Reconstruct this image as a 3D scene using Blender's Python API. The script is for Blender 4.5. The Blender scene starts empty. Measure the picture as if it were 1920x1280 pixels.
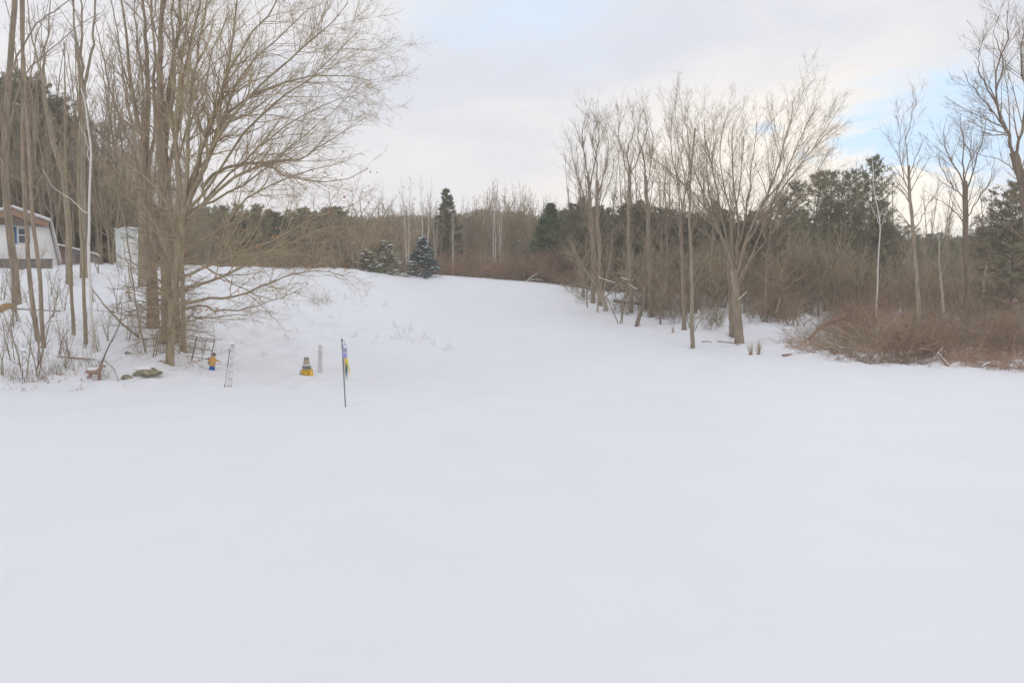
import bpy, math
import numpy as np
from mathutils import Vector

rng = np.random.default_rng(11)
PI = math.pi
scene = bpy.context.scene

# ------------------------------------------------------------------ camera
W0, H0 = 1920.0, 1280.0
CAMZ = 3.0
LENS = 28.0
F = W0 * LENS / 36.0
PITCH = math.atan(90.0 / F)            # looking slightly down
cam = bpy.data.cameras.new('camera')
cam.lens = LENS
cam.sensor_width = 36.0
cam.clip_end = 5000
camo = bpy.data.objects.new('camera', cam)
camo.location = (0, 0, CAMZ)
camo.rotation_euler = (PI / 2 - PITCH, 0, 0)
scene.collection.objects.link(camo)
scene.camera = camo

# ------------------------------------------------------------------ exposure
scene.view_settings.view_transform = 'Standard'
scene.view_settings.look = 'None'
scene.view_settings.exposure = 0.24
scene.view_settings.gamma = 1.0
scene.cycles.max_bounces = 8
scene.cycles.volume_bounces = 2
scene.cycles.diffuse_bounces = 6
scene.cycles.use_denoising = True
scene.cycles.denoising_input_passes = 'RGB_ALBEDO_NORMAL'
scene.cycles.denoising_prefilter = 'NONE'

# ------------------------------------------------------------------ sky + sun
SUN_EL, SUN_AZ = math.radians(14), math.radians(22)
world = bpy.data.worlds.new('World')
scene.world = world
world.use_nodes = True
nt = world.node_tree
nt.nodes.clear()


def N(tree, kind, **kw):
    n = tree.nodes.new(kind)
    for k, v in kw.items():
        if isinstance(k, str) and hasattr(n, k):
            setattr(n, k, v)
    return n


def pix_dir(px, py):
    u, v = (px - 960) / F, -(py - 640) / F
    d = np.array([u, math.cos(PITCH) + v * math.sin(PITCH), -math.sin(PITCH) + v * math.cos(PITCH)])
    return d / np.linalg.norm(d)


def build_sky():
    L = nt.links.new
    out = N(nt, 'ShaderNodeOutputWorld')
    bg = N(nt, 'ShaderNodeBackground')
    bg.inputs['Strength'].default_value = 0.1
    L(bg.outputs[0], out.inputs[0])
    tc = N(nt, 'ShaderNodeTexCoord')
    sky = N(nt, 'ShaderNodeTexSky', sky_type='NISHITA', sun_disc=False)
    sky.sun_elevation = SUN_EL
    sky.sun_rotation = SUN_AZ
    sky.altitude = 200
    sep = N(nt, 'ShaderNodeSeparateXYZ')
    L(tc.outputs['Generated'], sep.inputs[0])
    # flat cloud layer: direction / (z + .22)
    zadd = N(nt, 'ShaderNodeMath', operation='ADD'); L(sep.outputs[2], zadd.inputs[0]); zadd.inputs[1].default_value = 0.22
    zmax = N(nt, 'ShaderNodeMath', operation='MAXIMUM'); L(zadd.outputs[0], zmax.inputs[0]); zmax.inputs[1].default_value = 0.05
    div = N(nt, 'ShaderNodeVectorMath', operation='DIVIDE'); L(tc.outputs['Generated'], div.inputs[0])
    comb = N(nt, 'ShaderNodeCombineXYZ')
    for i in range(3):
        L(zmax.outputs[0], comb.inputs[i])
    L(comb.outputs[0], div.inputs[1])

    def noise(scale, detail, rough=0.55, dist=0.3):
        n = N(nt, 'ShaderNodeTexNoise')
        n.inputs['Scale'].default_value = scale
        n.inputs['Detail'].default_value = detail
        n.inputs['Roughness'].default_value = rough
        n.inputs['Distortion'].default_value = dist
        L(div.outputs[0], n.inputs['Vector'])
        return n
    nbig = noise(1.5, 6, .55, .6)
    nfine = noise(4.6, 7, .6, .5)

    def patch(px, py, r0, r1, wob, stretch=(1, 1, 1)):
        """soft mask round a direction: 1 inside r0 (degrees), 0 beyond r1, edge broken up by the cloud noise"""
        c = pix_dir(px, py)
        sub = N(nt, 'ShaderNodeVectorMath', operation='SUBTRACT'); L(tc.outputs['Generated'], sub.inputs[0]); sub.inputs[1].default_value = c
        sc = N(nt, 'ShaderNodeVectorMath', operation='MULTIPLY'); L(sub.outputs[0], sc.inputs[0]); sc.inputs[1].default_value = stretch
        ln = N(nt, 'ShaderNodeVectorMath', operation='LENGTH'); L(sc.outputs[0], ln.inputs[0])
        ns = N(nt, 'ShaderNodeMath', operation='MULTIPLY_ADD'); L(nfine.outputs[0], ns.inputs[0]); ns.inputs[1].default_value = wob; L(ln.outputs['Value'], ns.inputs[2])
        mr = N(nt, 'ShaderNodeMapRange', interpolation_type='SMOOTHSTEP')
        L(ns.outputs[0], mr.inputs[0])
        mr.inputs[1].default_value = math.radians(r1) + wob * .5
        mr.inputs[2].default_value = math.radians(r0) + wob * .5
        mr.inputs[3].default_value = 0; mr.inputs[4].default_value = 1
        return mr.outputs[0]

    def mix(fac, a, b, scale=None):
        m = N(nt, 'ShaderNodeMix', data_type='RGBA')
        if hasattr(fac, 'is_linked'):
            if scale is not None:
                k = N(nt, 'ShaderNodeMath', operation='MULTIPLY'); L(fac, k.inputs[0]); k.inputs[1].default_value = scale; fac = k.outputs[0]
            L(fac, m.inputs[0])
        else:
            m.inputs[0].default_value = fac
        for v, s in ((a, 6), (b, 7)):
            if hasattr(v, 'is_linked'):
                L(v, m.inputs[s])
            else:
                m.inputs[s].default_value = (*v, 1)
        return m.outputs[2]

    # cloud deck: lilac grey and a lighter grey, paler low down, brighter overhead
    ramp = N(nt, 'ShaderNodeMapRange', interpolation_type='SMOOTHSTEP'); L(nbig.outputs[0], ramp.inputs[0])
    ramp.inputs[1].default_value = .35; ramp.inputs[2].default_value = .65
    cloud = mix(ramp.outputs[0], (6.3, 6.5, 7.2), (7.45, 7.35, 7.5))
    low = N(nt, 'ShaderNodeMapRange', interpolation_type='SMOOTHSTEP'); L(sep.outputs[2], low.inputs[0])
    low.inputs[1].default_value = .30; low.inputs[2].default_value = .04
    cloud = mix(low.outputs[0], cloud, (7.7, 7.45, 7.35), .8)
    up = N(nt, 'ShaderNodeMapRange', interpolation_type='SMOOTHSTEP'); L(sep.outputs[2], up.inputs[0])
    up.inputs[1].default_value = .45; up.inputs[2].default_value = .95
    cloud = mix(up.outputs[0], cloud, (7.9, 8.1, 8.6))
    # warm glow of the low sun behind the cloud on the right
    cloud = mix(patch(1440, 350, 3, 17, .14, (.9, 1, 1.6)), cloud, (9.4, 8.8, 7.8), .9)
    # blue openings
    blue = mix(.02, (4.9, 7.1, 9.7), sky.outputs[0])
    pale = mix(.02, (5.9, 7.25, 8.8), sky.outputs[0])
    cloud = mix(patch(985, 10, .5, 7, .20, (.62, 1, 1.5)), cloud, pale, .7)
    cloud = mix(patch(1765, 255, 1.6, 6.2, .20, (.75, 1, 1.1)), cloud, blue, .85)
    cloud = mix(patch(1600, 272, .4, 2.0, .14, (.55, 1, 2.0)), cloud, blue, .75)
    cloud = mix(patch(1433, 243, .1, 1.2, .04, (.7, 1, 1.6)), cloud, blue, .8)
    # sunlit heap of cloud low on the right
    cloud = mix(patch(1690, 395, 2.4, 4.2, .16, (.55, 1, 1.5)), cloud, (9.6, 9.0, 8.0), .95)
    L(cloud, bg.inputs['Color'])


build_sky()
sun = bpy.data.lights.new('sun', 'SUN')
sun.energy = 0.5
sun.angle = math.radians(14)
sun.color = (1.0, .93, .84)
suno = bpy.data.objects.new('sun', sun)
sdir = Vector((math.sin(SUN_AZ) * math.cos(SUN_EL), math.cos(SUN_AZ) * math.cos(SUN_EL), math.sin(SUN_EL)))
suno.rotation_euler = sdir.to_track_quat('Z', 'Y').to_euler()
suno.location = (20, 40, 30)
scene.collection.objects.link(suno)


# ------------------------------------------------------------------ helpers: points
def P(px, py, Y):
    """the world point Y metres ahead that the photograph shows at pixel (px, py)"""
    u, v = (px - 960) / F, -(py - 640) / F
    k = Y / (math.cos(PITCH) + v * math.sin(PITCH))
    return np.array([u * k, Y, CAMZ + k * (-math.sin(PITCH) + v * math.cos(PITCH))])


def ppm(Y):
    return F / Y


# ------------------------------------------------------------------ terrain
GP = [  # pixel x, pixel y, distance: the snow surface
    (0, 745, 23), (210, 738, 23.6), (500, 735, 24.2), (648, 760, 22), (960, 745, 23), (1500, 745, 23), (1900, 745, 23),
    (430, 728, 25.2), (250, 712, 26.4), (60, 712, 25.4), (178, 712, 26.4), (320, 684, 28.6), (398, 689, 28.9), (575, 704, 29), (600, 692, 30.4),
    (30, 690, 27), (80, 655, 29.3), (140, 626, 31.4), (175, 662, 29), (60, 620, 31), (160, 640, 30.6), (35, 567, 36), (5, 590, 33.5),
    (230, 640, 31), (240, 580, 35.5), (200, 540, 40), (160, 520, 42), (130, 537, 40), (90, 520, 41.5),
    (290, 617, 33.5), (322, 640, 31.6), (268, 537, 40.5), (400, 610, 35), (480, 600, 37), (600, 570, 43), (700, 590, 42),
    (0, 507, 45), (110, 501, 46), (200, 500, 47), (260, 500, 48), (380, 507, 52), (460, 508, 55), (560, 512, 57), (660, 509, 59),
    (690, 513, 60), (760, 521, 63), (850, 526, 65), (1000, 532, 67), (1060, 537, 66),
    (700, 640, 37), (800, 620, 41), (800, 570, 53), (960, 640, 41.5), (960, 590, 53), (960, 560, 60), (850, 545, 62),
    (1135, 583, 56), (1195, 611, 49.5), (1225, 592, 53), (1100, 620, 46), (1100, 660, 38), (1300, 651, 42), (1385, 641, 44), (1280, 600, 50),
    (1455, 665, 38.5), (1500, 600, 52), (1560, 640, 43), (1440, 575, 57), (1720, 683, 33), (1920, 700, 29.2), (1800, 690, 31.3), (1700, 582, 58), (1880, 582, 58), (1620, 620, 47),
    (1250, 548, 70), (1150, 547, 68), (1400, 556, 68), (1800, 640, 42), (1920, 640, 41), (1200, 690, 31.5), (1500, 690, 32),
]
pts = [P(*g) for g in GP]
for x in (-45, -25, -10, 0, 10, 25, 45):
    for y in (-14, 0, 10, 17):
        pts.append(np.array([x, y, 0.0]))
pts += [np.array(p) for p in [(-42, 30, 3.0), (-48, 42, 4.7), (-60, 30, 3.6), (-50, 60, 4.8), (-20, 75, 4.5), (-40, 90, 4.6), (0, 85, 4.0), (10, 100, 3.9), (-10, 120, 4.1),
                              (35, 75, 3.2), (60, 75, 3.0), (40, 100, 3.4), (75, 100, 3.4), (70, 130, 3.6), (-70, 130, 4.4), (0, 130, 4.0), (40, 130, 3.6), (75, 45, 1.3), (48, 30, .1), (80, 20, .1), (-85, 20, 1.8), (-85, 60, 4.8), (-85, 100, 4.6), (30, 130, 3.8)]]
pts = np.array(pts)


def tps_k(r2):
    return 0.5 * r2 * np.log(r2 + 1e-9)


def tps_fit(p, lam=2.0):
    n = len(p)
    xy = p[:, :2] / 20.0
    r2 = ((xy[:, None] - xy[None]) ** 2).sum(-1)
    A = np.zeros((n + 3, n + 3))
    A[:n, :n] = tps_k(r2) + np.eye(n) * lam * 1e-3
    A[:n, n] = 1; A[:n, n + 1:] = xy
    A[n, :n] = 1; A[n + 1:, :n] = xy.T
    b = np.zeros(n + 3); b[:n] = p[:, 2]
    return np.linalg.solve(A, b)


TPS = tps_fit(pts)
# shallow wells in the snow round the trunks
WELLS = np.array([P(*g)[:2] for g in [(318, 684, 28.5), (322, 642, 31.6), (288, 618, 33.5), (267, 538, 40.5), (344, 640, 30.6), (33, 568, 36), (72, 636, 30), (83, 662, 29.4), (130, 537, 40.5), (138, 627, 31.4), (158, 522, 42),
                                      (161, 641, 30.6), (175, 664, 29), (1386, 644, 44), (1374, 632, 45.6), (1299, 651, 42), (1193, 612, 49.6), (1136, 584, 56), (1221, 593, 52.5), (1283, 606, 47.5), (648, 760, 22), (575, 703, 29.4), (397, 689, 28.9)]])
_wk = rng.normal(size=(26, 2)); _wk /= np.linalg.norm(_wk, axis=1)[:, None]
_wl = np.concatenate([rng.uniform(.7, 2.2, 12), rng.uniform(2.5, 9, 14)])
_wp = rng.uniform(0, 2 * PI, 26)


def ground(x, y):
    x = np.atleast_1d(np.asarray(x, float)); y = np.atleast_1d(np.asarray(y, float))
    xc, yc = np.clip(x, -85, 80), np.clip(y, -14, 130)
    q = np.stack([xc, yc], -1) / 20.0
    c = pts[:, :2] / 20.0
    n = len(pts)
    out = np.empty(len(x))
    for i in range(0, len(x), 20000):
        r2 = ((q[i:i + 20000, None] - c[None]) ** 2).sum(-1)
        out[i:i + 20000] = tps_k(r2) @ TPS[:n] + TPS[n] + q[i:i + 20000] @ TPS[n + 1:]
    s = np.zeros_like(out); m = np.zeros_like(out)
    for i in range(26):
        w = np.sin((x * _wk[i, 0] + y * _wk[i, 1]) * 2 * PI / _wl[i] + _wp[i])
        if i < 12:
            s += w
        else:
            m += w
    bank = 1 / (1 + np.exp(-(-6.0 - x + (y - 28) * -.12) * .9)) * (1 / (1 + np.exp(-(y - 24.3) * 2.2)))
    scrub = 1 / (1 + np.exp(-(x - 11 - np.maximum(0, 45 - y) * .35) * .9)) * (1 / (1 + np.exp(-(y - 31) * 1.2)))
    rough = np.clip(bank + scrub, 0, 1)
    out = out + s * (.0012 + .022 * rough) + m * (.006 + .016 * rough)
    for wx, wy in WELLS:
        d = np.hypot(x - wx, y - wy)
        out = out - .11 * np.exp(-(d / .30) ** 2) + .035 * np.exp(-((d - .55) / .22) ** 2)
    return np.clip(out, -.4, 7)


def gz(x, y):
    return float(ground(x, y)[0])


# ------------------------------------------------------------------ materials
def mat(name, col, var=.25, scale=6, rough=.85, bump=0.0, stretch=(1, 1, 1), col2=None, spec=.25, rand=0.0, sss=0.0, cut=None):
    m = bpy.data.materials.new(name)
    m.use_nodes = True
    t = m.node_tree
    b = t.nodes['Principled BSDF']
    b.inputs['Roughness'].default_value = rough
    b.inputs['Specular IOR Level'].default_value = spec
    tc = t.nodes.new('ShaderNodeTexCoord')
    mp = t.nodes.new('ShaderNodeMapping'); mp.inputs['Scale'].default_value = stretch
    t.links.new(tc.outputs['Object'], mp.inputs[0])
    n = t.nodes.new('ShaderNodeTexNoise')
    n.inputs['Scale'].default_value = scale; n.inputs['Detail'].default_value = 5; n.inputs['Roughness'].default_value = .62
    t.links.new(mp.outputs[0], n.inputs['Vector'])
    r = t.nodes.new('ShaderNodeValToRGB')
    c = np.array(col)
    lo = c * (1 - var); hi = np.array(col2) if col2 is not None else c * (1 + var)
    e = cut if cut else (.32, .68)
    r.color_ramp.elements[0].position = e[0]; r.color_ramp.elements[1].position = e[1]
    r.color_ramp.elements[0].color = (*lo, 1); r.color_ramp.elements[1].color = (*np.clip(hi, 0, 1), 1)
    t.links.new(n.outputs[0], r.inputs[0])
    last = r.outputs[0]
    if rand:
        oi = t.nodes.new('ShaderNodeObjectInfo')
        mr = t.nodes.new('ShaderNodeMapRange'); t.links.new(oi.outputs['Random'], mr.inputs[0])
        mr.inputs[3].default_value = 1 - rand; mr.inputs[4].default_value = 1 + rand
        hs = t.nodes.new('ShaderNodeHueSaturation'); t.links.new(mr.outputs[0], hs.inputs['Value']); t.links.new(last, hs.inputs['Color'])
        last = hs.outputs[0]
    t.links.new(last, b.inputs['Base Color'])
    if bump:
        bp = t.nodes.new('ShaderNodeBump'); bp.inputs['Strength'].default_value = bump; bp.inputs['Distance'].default_value = .03
        t.links.new(n.outputs[0], bp.inputs['Height']); t.links.new(bp.outputs[0], b.inputs['Normal'])
    if sss:
        b.inputs['Subsurface Weight'].default_value = sss
    return m


M = {}
M['snow'] = mat('snow', (0.815, 0.824, 0.853), .012, .35, .75, .12, col2=(0.835, 0.843, 0.868), spec=.15)


def ripple(m):
    t = m.node_tree
    b = t.nodes['Principled BSDF']
    prev = b.inputs['Normal'].links[0].from_socket
    tc = t.nodes.new('ShaderNodeTexCoord'); mp = t.nodes.new('ShaderNodeMapping')
    mp.inputs['Scale'].default_value = (.55, 2.2, 1); mp.inputs['Rotation'].default_value = (0, 0, .25)
    t.links.new(tc.outputs['Object'], mp.inputs[0])
    n = t.nodes.new('ShaderNodeTexNoise'); n.inputs['Scale'].default_value = 2.2; n.inputs['Detail'].default_value = 4; n.inputs['Roughness'].default_value = .6
    t.links.new(mp.outputs[0], n.inputs['Vector'])
    bp = t.nodes.new('ShaderNodeBump'); bp.inputs['Strength'].default_value = .22; bp.inputs['Distance'].default_value = .03
    t.links.new(n.outputs[0], bp.inputs['Height']); t.links.new(prev, bp.inputs['Normal']); t.links.new(bp.outputs[0], b.inputs['Normal'])


ripple(M['snow'])
M['cap_snow'] = mat('cap_snow', (0.84, 0.84, 0.85), .02, 3, .7, .2, spec=.15)
M['bark'] = mat('bark', (0.3, 0.24, 0.175), .35, 3.5, .95, .5, (3, 3, .5), rand=.1)
M['bark_grey'] = mat('bark_grey', (0.31, 0.26, 0.19), .3, 3, .95, .5, (3, 3, .5), rand=.1)
M['bark_dark'] = mat('bark_dark', (0.21, 0.165, 0.12), .3, 3, .95, .5, (3, 3, .5), rand=.1)
M['bark_olive'] = mat('bark_olive', (0.33, 0.265, 0.175), .3, 3, .95, .4, (3, 3, .5), col2=(0.42, 0.345, 0.23))
M['birch'] = mat('birch', (.62, .58, .53), .2, 2.2, .8, .1, (1.5, 1.5, 9), col2=(.74, .71, .67), cut=(.3, .45))
M['pale_bark'] = mat('pale_bark', (0.47, 0.41, 0.32), .2, 2.5, .9, .1, (2, 2, 2), rand=.08)
M['twig'] = mat('twig', (0.34, 0.265, 0.185), .25, 2, .9, 0, rand=.1)
M['twig_olive'] = mat('twig_olive', (0.48, 0.375, 0.235), .25, .8, .9, 0, col2=(0.5, 0.4, 0.25))
M['twig_tan'] = mat('twig_tan', (0.46, 0.37, 0.26), .2, 2, .9, 0, rand=.1)
M['twig_red'] = mat('twig_red', (0.41, 0.27, 0.185), .25, 1, .9, 0, rand=.25)
M['twig_grey'] = mat('twig_grey', (0.32, 0.265, 0.19), .2, 2, .9, 0, rand=.1)
M['needle'] = mat('needle', (0.245, 0.25, 0.14), .3, .7, .8, 0, rand=.15, col2=(0.29, 0.29, 0.17))
M['needle_green'] = mat('needle_green', (0.16, 0.225, 0.115), .3, .7, .8, 0, col2=(0.2, 0.27, 0.14))
M['needle_blue'] = mat('needle_blue', (0.1, 0.145, 0.135), .3, 1.2, .8, 0, col2=(0.14, 0.19, 0.18))
M['needle_brown'] = mat('needle_brown', (0.33, 0.275, 0.185), .25, .5, .9, 0, col2=(0.31, 0.285, 0.185))
M['twig_belt'] = mat('twig_belt', (0.41, 0.315, 0.21), .25, 1.5, .9, 0, rand=.28)
M['twig_olive_grey'] = mat('twig_olive_grey', (0.38, 0.325, 0.21), .25, 1.5, .9, 0, rand=.14)
M['leaf'] = mat('leaf', (0.45, 0.21, 0.11), .3, 5, .8, 0, rand=.1)
M['dry_grass'] = mat('dry_grass', (.44, .33, .21), .25, 4, .9, 0)
M['siding'] = mat('siding', (0.88, 0.87, 0.84), .05, 1.2, .7, .05)
M['fascia'] = mat('fascia', (.33, .215, .145), .15, 2, .8, .1, (6, 1, 1))
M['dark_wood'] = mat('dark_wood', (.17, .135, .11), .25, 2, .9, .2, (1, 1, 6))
M['grey_wood'] = mat('grey_wood', (.22, .19, .165), .25, 2, .9, .2, (1, 1, 5))
M['mauve_board'] = mat('mauve_board', (.40, .33, .33), .2, 2, .9, .1, (5, 1, 1))
M['white_trim'] = mat('white_trim', (.78, .77, .74), .03, 3, .6)
M['blue_trim'] = mat('blue_trim', (.05, .20, .46), .1, 3, .6)
M['pane'] = mat('pane', (.10, .11, .13), .2, 1.5, .12, spec=.5)
M['shed_panel'] = mat('shed_panel', (.66, .70, .69), .05, 1.5, .5)
M['shed_band'] = mat('shed_band', (.58, .60, .54), .06, 1.5, .5)
M['rust'] = mat('rust', (0.2, 0.135, 0.105), .3, 12, .8, .2)
M['wood_brown'] = mat('wood_brown', (.36, .23, .18), .2, 4, .8, .2, (1, 1, 5))
M['stone'] = mat('stone', (.27, .25, .20), .3, 6, .95, .6)
M['moss'] = mat('moss', (0.26, 0.245, 0.15), .3, 8, .95, .6, col2=(0.42, 0.36, 0.27), cut=(.45, .62))
M['yellow_cloth'] = mat('yellow_cloth', (.66, .40, .12), .12, 12, .85, .1)
M['blue_cloth'] = mat('blue_cloth', (.04, .13, .42), .12, 12, .8, .1)
M['dark_hat'] = mat('dark_hat', (.10, .08, .065), .3, 10, .9, .2)
M['skin_paint'] = mat('skin_paint', (.62, .38, .28), .08, 8, .6)
M['wire'] = mat('wire', (.33, .33, .34), .2, 20, .5, 0, spec=.5)
M['frosted_wire'] = mat('frosted_wire', (.62, .61, .61), .35, 25, .7, 0, cut=(.35, .5))
M['dark_metal'] = mat('dark_metal', (.14, .13, .125), .2, 12, .5, 0, spec=.5)
M['pole_metal'] = mat('pole_metal', (.23, .235, .24), .15, 14, .45, 0, spec=.5)
M['yellow_paint'] = mat('yellow_paint', (.78, .47, .02), .1, 9, .45, 0, spec=.4)
M['black_paint'] = mat('black_paint', (.05, .045, .04), .2, 9, .6)
M['tan_plastic'] = mat('tan_plastic', (.46, .38, .29), .12, 9, .6)
M['grey_plastic'] = mat('grey_plastic', (.27, .26, .22), .2, 14, .7)
M['sock_violet'] = mat('sock_violet', (0.36, 0.34, 0.62), .12, 9, .8)
M['sock_grey'] = mat('sock_grey', (.36, .36, .47), .12, 14, .8)
M['peach_cloth'] = mat('peach_cloth', (.78, .60, .42), .05, 9, .8)
M['yellow_ribbon'] = mat('yellow_ribbon', (.80, .66, .10), .05, 9, .8)
M['blue_ribbon'] = mat('blue_ribbon', (.07, .22, .46), .08, 9, .8)
M['green_ribbon'] = mat('green_ribbon', (.10, .38, .30), .08, 9, .8)
M['orange_wood'] = mat('orange_wood', (.36, .225, .09), .3, 6, .9, .3)
M['red_wood'] = mat('red_wood', (.30, .185, .13), .25, 3, .9, .4, (1, 1, 4))
M['shingle'] = mat('shingle', (0.44, 0.41, 0.39), .3, 9, .95, .2)


# ------------------------------------------------------------------ mesh builder
class MB:
    def __init__(s):
        s.v = []; s.q = []; s.t = []; s.n = 0

    def raw(s, v, q=None, t=None):
        v = np.asarray(v, float).reshape(-1, 3)
        if q is not None and len(q):
            s.q.append(np.asarray(q, np.int64).reshape(-1, 4) + s.n)
        if t is not None and len(t):
            s.t.append(np.asarray(t, np.int64).reshape(-1, 3) + s.n)
        s.v.append(v); s.n += len(v)
        return s

    def tubes(s, p, r, k=3, cap=False):
        p = np.asarray(p, float); r = np.asarray(r, float)
        if p.ndim == 2:
            p = p[None]; r = np.broadcast_to(r, p.shape[:2])
        if len(p) == 0:
            return s
        n, S, _ = p.shape
        t = np.gradient(p, axis=1)
        t /= np.linalg.norm(t, axis=2, keepdims=True) + 1e-12
        mean = t.mean(1)
        ref = np.zeros_like(mean)
        ref[np.arange(n), np.abs(mean).argmin(1)] = 1
        u = np.cross(t, ref[:, None, :]); u /= np.linalg.norm(u, axis=2, keepdims=True) + 1e-12
        w = np.cross(t, u)
        a = np.arange(k) * 2 * PI / k
        ring = u[:, :, None] * np.cos(a)[None, None, :, None] + w[:, :, None] * np.sin(a)[None, None, :, None]
        v = p[:, :, None] + ring * r[:, :, None, None]
        base = (np.arange(n)[:, None, None] * S + np.arange(S - 1)[None, :, None]) * k
        j = np.arange(k)[None, None]; j2 = (j + 1) % k
        q = np.stack([base + j, base + j2, base + k + j2, base + k + j], -1)
        s.raw(v.reshape(-1, 3), q.reshape(-1, 4))
        if cap:
            off = s.n - n * S * k
            for i in range(n):
                for ring0, flip in ((i * S * k, True), (i * S * k + (S - 1) * k, False)):
                    c = v.reshape(-1, 3)[ring0:ring0 + k].mean(0)
                    ci = s.n
                    s.v.append(c[None]); s.n += 1
                    tri = [[ci, off + ring0 + (jj + 1) % k, off + ring0 + jj] if flip else [ci, off + ring0 + jj, off + ring0 + (jj + 1) % k] for jj in range(k)]
                    s.t.append(np.array(tri))
        return s

    def box(s, c, size, rz=0.0, tilt=None, taper=1.0):
        x, y, z = np.array(size) / 2.0
        v = np.array([[-x, -y, -z], [x, -y, -z], [x, y, -z], [-x, y, -z], [-x * taper, -y * taper, z], [x * taper, -y * taper, z], [x * taper, y * taper, z], [-x * taper, y * taper, z]])
        if tilt:
            ca, sa = math.cos(tilt), math.sin(tilt)
            v = np.stack([v[:, 0] * ca + v[:, 2] * sa, v[:, 1], -v[:, 0] * sa + v[:, 2] * ca], -1)
        ca, sa = math.cos(rz), math.sin(rz)
        v = np.stack([v[:, 0] * ca - v[:, 1] * sa, v[:, 0] * sa + v[:, 1] * ca, v[:, 2]], -1) + np.array(c)
        return s.raw(v, [[0, 3, 2, 1], [4, 5, 6, 7], [0, 1, 5, 4], [1, 2, 6, 5], [2, 3, 7, 6], [3, 0, 4, 7]])

    def prism(s, poly, y0, y1):
        """polygon in x,z pushed from y0 to y1"""
        n = len(poly)
        v = [(x, y0, z) for x, z in poly] + [(x, y1, z) for x, z in poly]
        q = [[i, (i + 1) % n, n + (i + 1) % n, n + i] for i in range(n)]
        c0 = np.mean(v[:n], 0); c1 = np.mean(v[n:], 0)
        v += [tuple(c0), tuple(c1)]
        t = [[2 * n, (i + 1) % n, i] for i in range(n)] + [[2 * n + 1, n + i, n + (i + 1) % n] for i in range(n)]
        return s.raw(v, q, t)

    def blob(s, c, r, seed=0, amp=.18, nu=14, nv=9, flat=None):
        g = np.random.default_rng(seed)
        ks = g.normal(size=(7, 3)) * 2.2; ph = g.uniform(0, 6.28, 7)
        th = np.linspace(0, PI, nv); fi = np.arange(nu) * 2 * PI / nu
        d = np.stack([np.sin(th)[:, None] * np.cos(fi), np.sin(th)[:, None] * np.sin(fi), np.cos(th)[:, None] + 0 * fi], -1)
        f = 1 + amp * np.sin(np.einsum('ijk,lk->ijl', d, ks) + ph).sum(-1) / 2.6
        v = d * f[..., None] * np.array(r)
        if flat is not None:
            v[..., 2] = np.maximum(v[..., 2], flat)
        v = v + np.array(c)
        i = np.arange(nv - 1)[:, None] * nu; j = np.arange(nu)[None]; j2 = (j + 1) % nu
        q = np.stack([i + j, i + nu + j, i + nu + j2, i + j2], -1)
        return s.raw(v.reshape(-1, 3), q.reshape(-1, 4))

    def lathe(s, prof, c=(0, 0, 0), k=16):
        prof = np.array(prof, float)
        a = np.arange(k) * 2 * PI / k
        v = np.stack([prof[:, :1] * np.cos(a), prof[:, :1] * np.sin(a), prof[:, 1:] + 0 * a], -1) + np.array(c)
        n = len(prof)
        i = np.arange(n - 1)[:, None] * k; j = np.arange(k)[None]; j2 = (j + 1) % k
        q = np.stack([i + j, i + j2, i + k + j2, i + k + j], -1)
        return s.raw(v.reshape(-1, 3), q.reshape(-1, 4))

    def mesh(s, name, material, base=(0, 0, 0), smooth=True):
        me = bpy.data.meshes.new(name)
        v = np.concatenate(s.v) - np.array(base)
        q = np.concatenate(s.q) if s.q else np.zeros((0, 4), np.int64)
        t = np.concatenate(s.t) if s.t else np.zeros((0, 3), np.int64)
        me.vertices.add(len(v)); me.vertices.foreach_set('co', v.astype(np.float32).ravel())
        nl = len(q) * 4 + len(t) * 3
        me.loops.add(nl)
        me.loops.foreach_set('vertex_index', np.concatenate([q.ravel(), t.ravel()]).astype(np.int32))
        me.polygons.add(len(q) + len(t))
        me.polygons.foreach_set('loop_start', np.concatenate([np.arange(len(q)) * 4, len(q) * 4 + np.arange(len(t)) * 3]).astype(np.int32))
        me.polygons.foreach_set('use_smooth', np.full(len(q) + len(t), smooth))
        me.update(calc_edges=True)
        me.materials.append(M[material])
        return me

    def obj(s, name, material, parent=None, base=(0, 0, 0), smooth=True):
        o = bpy.data.objects.new(name, s.mesh(name, material, base, smooth))
        scene.collection.objects.link(o)
        if parent is not None:
            o.parent = parent
        else:
            o.location = base
        return o


def tag(o, label=None, cat=None, group=None, kind=None):
    if label: o['label'] = label
    if cat: o['category'] = cat
    if group: o['group'] = group
    if kind: o['kind'] = kind
    return o


def thing(name, label, cat, loc=(0, 0, 0), rz=0.0, group=None):
    o = bpy.data.objects.new(name, None)
    o.empty_display_size = .2
    scene.collection.objects.link(o)
    o.location = loc; o.rotation_euler = (0, 0, rz)
    return tag(o, label, cat, group)


def copy_thing(src, loc, rz, sc, label=None, group=None, rx=0.0):
    r = src.copy(); scene.collection.objects.link(r)
    r.location = loc; r.rotation_euler = (rx, 0, rz)
    r.scale = (sc, sc, sc) if np.isscalar(sc) else sc
    if label: r['label'] = label
    if group: r['group'] = group
    for ch in list(src.children):
        c = ch.copy(); scene.collection.objects.link(c); c.parent = r
    return r


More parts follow.
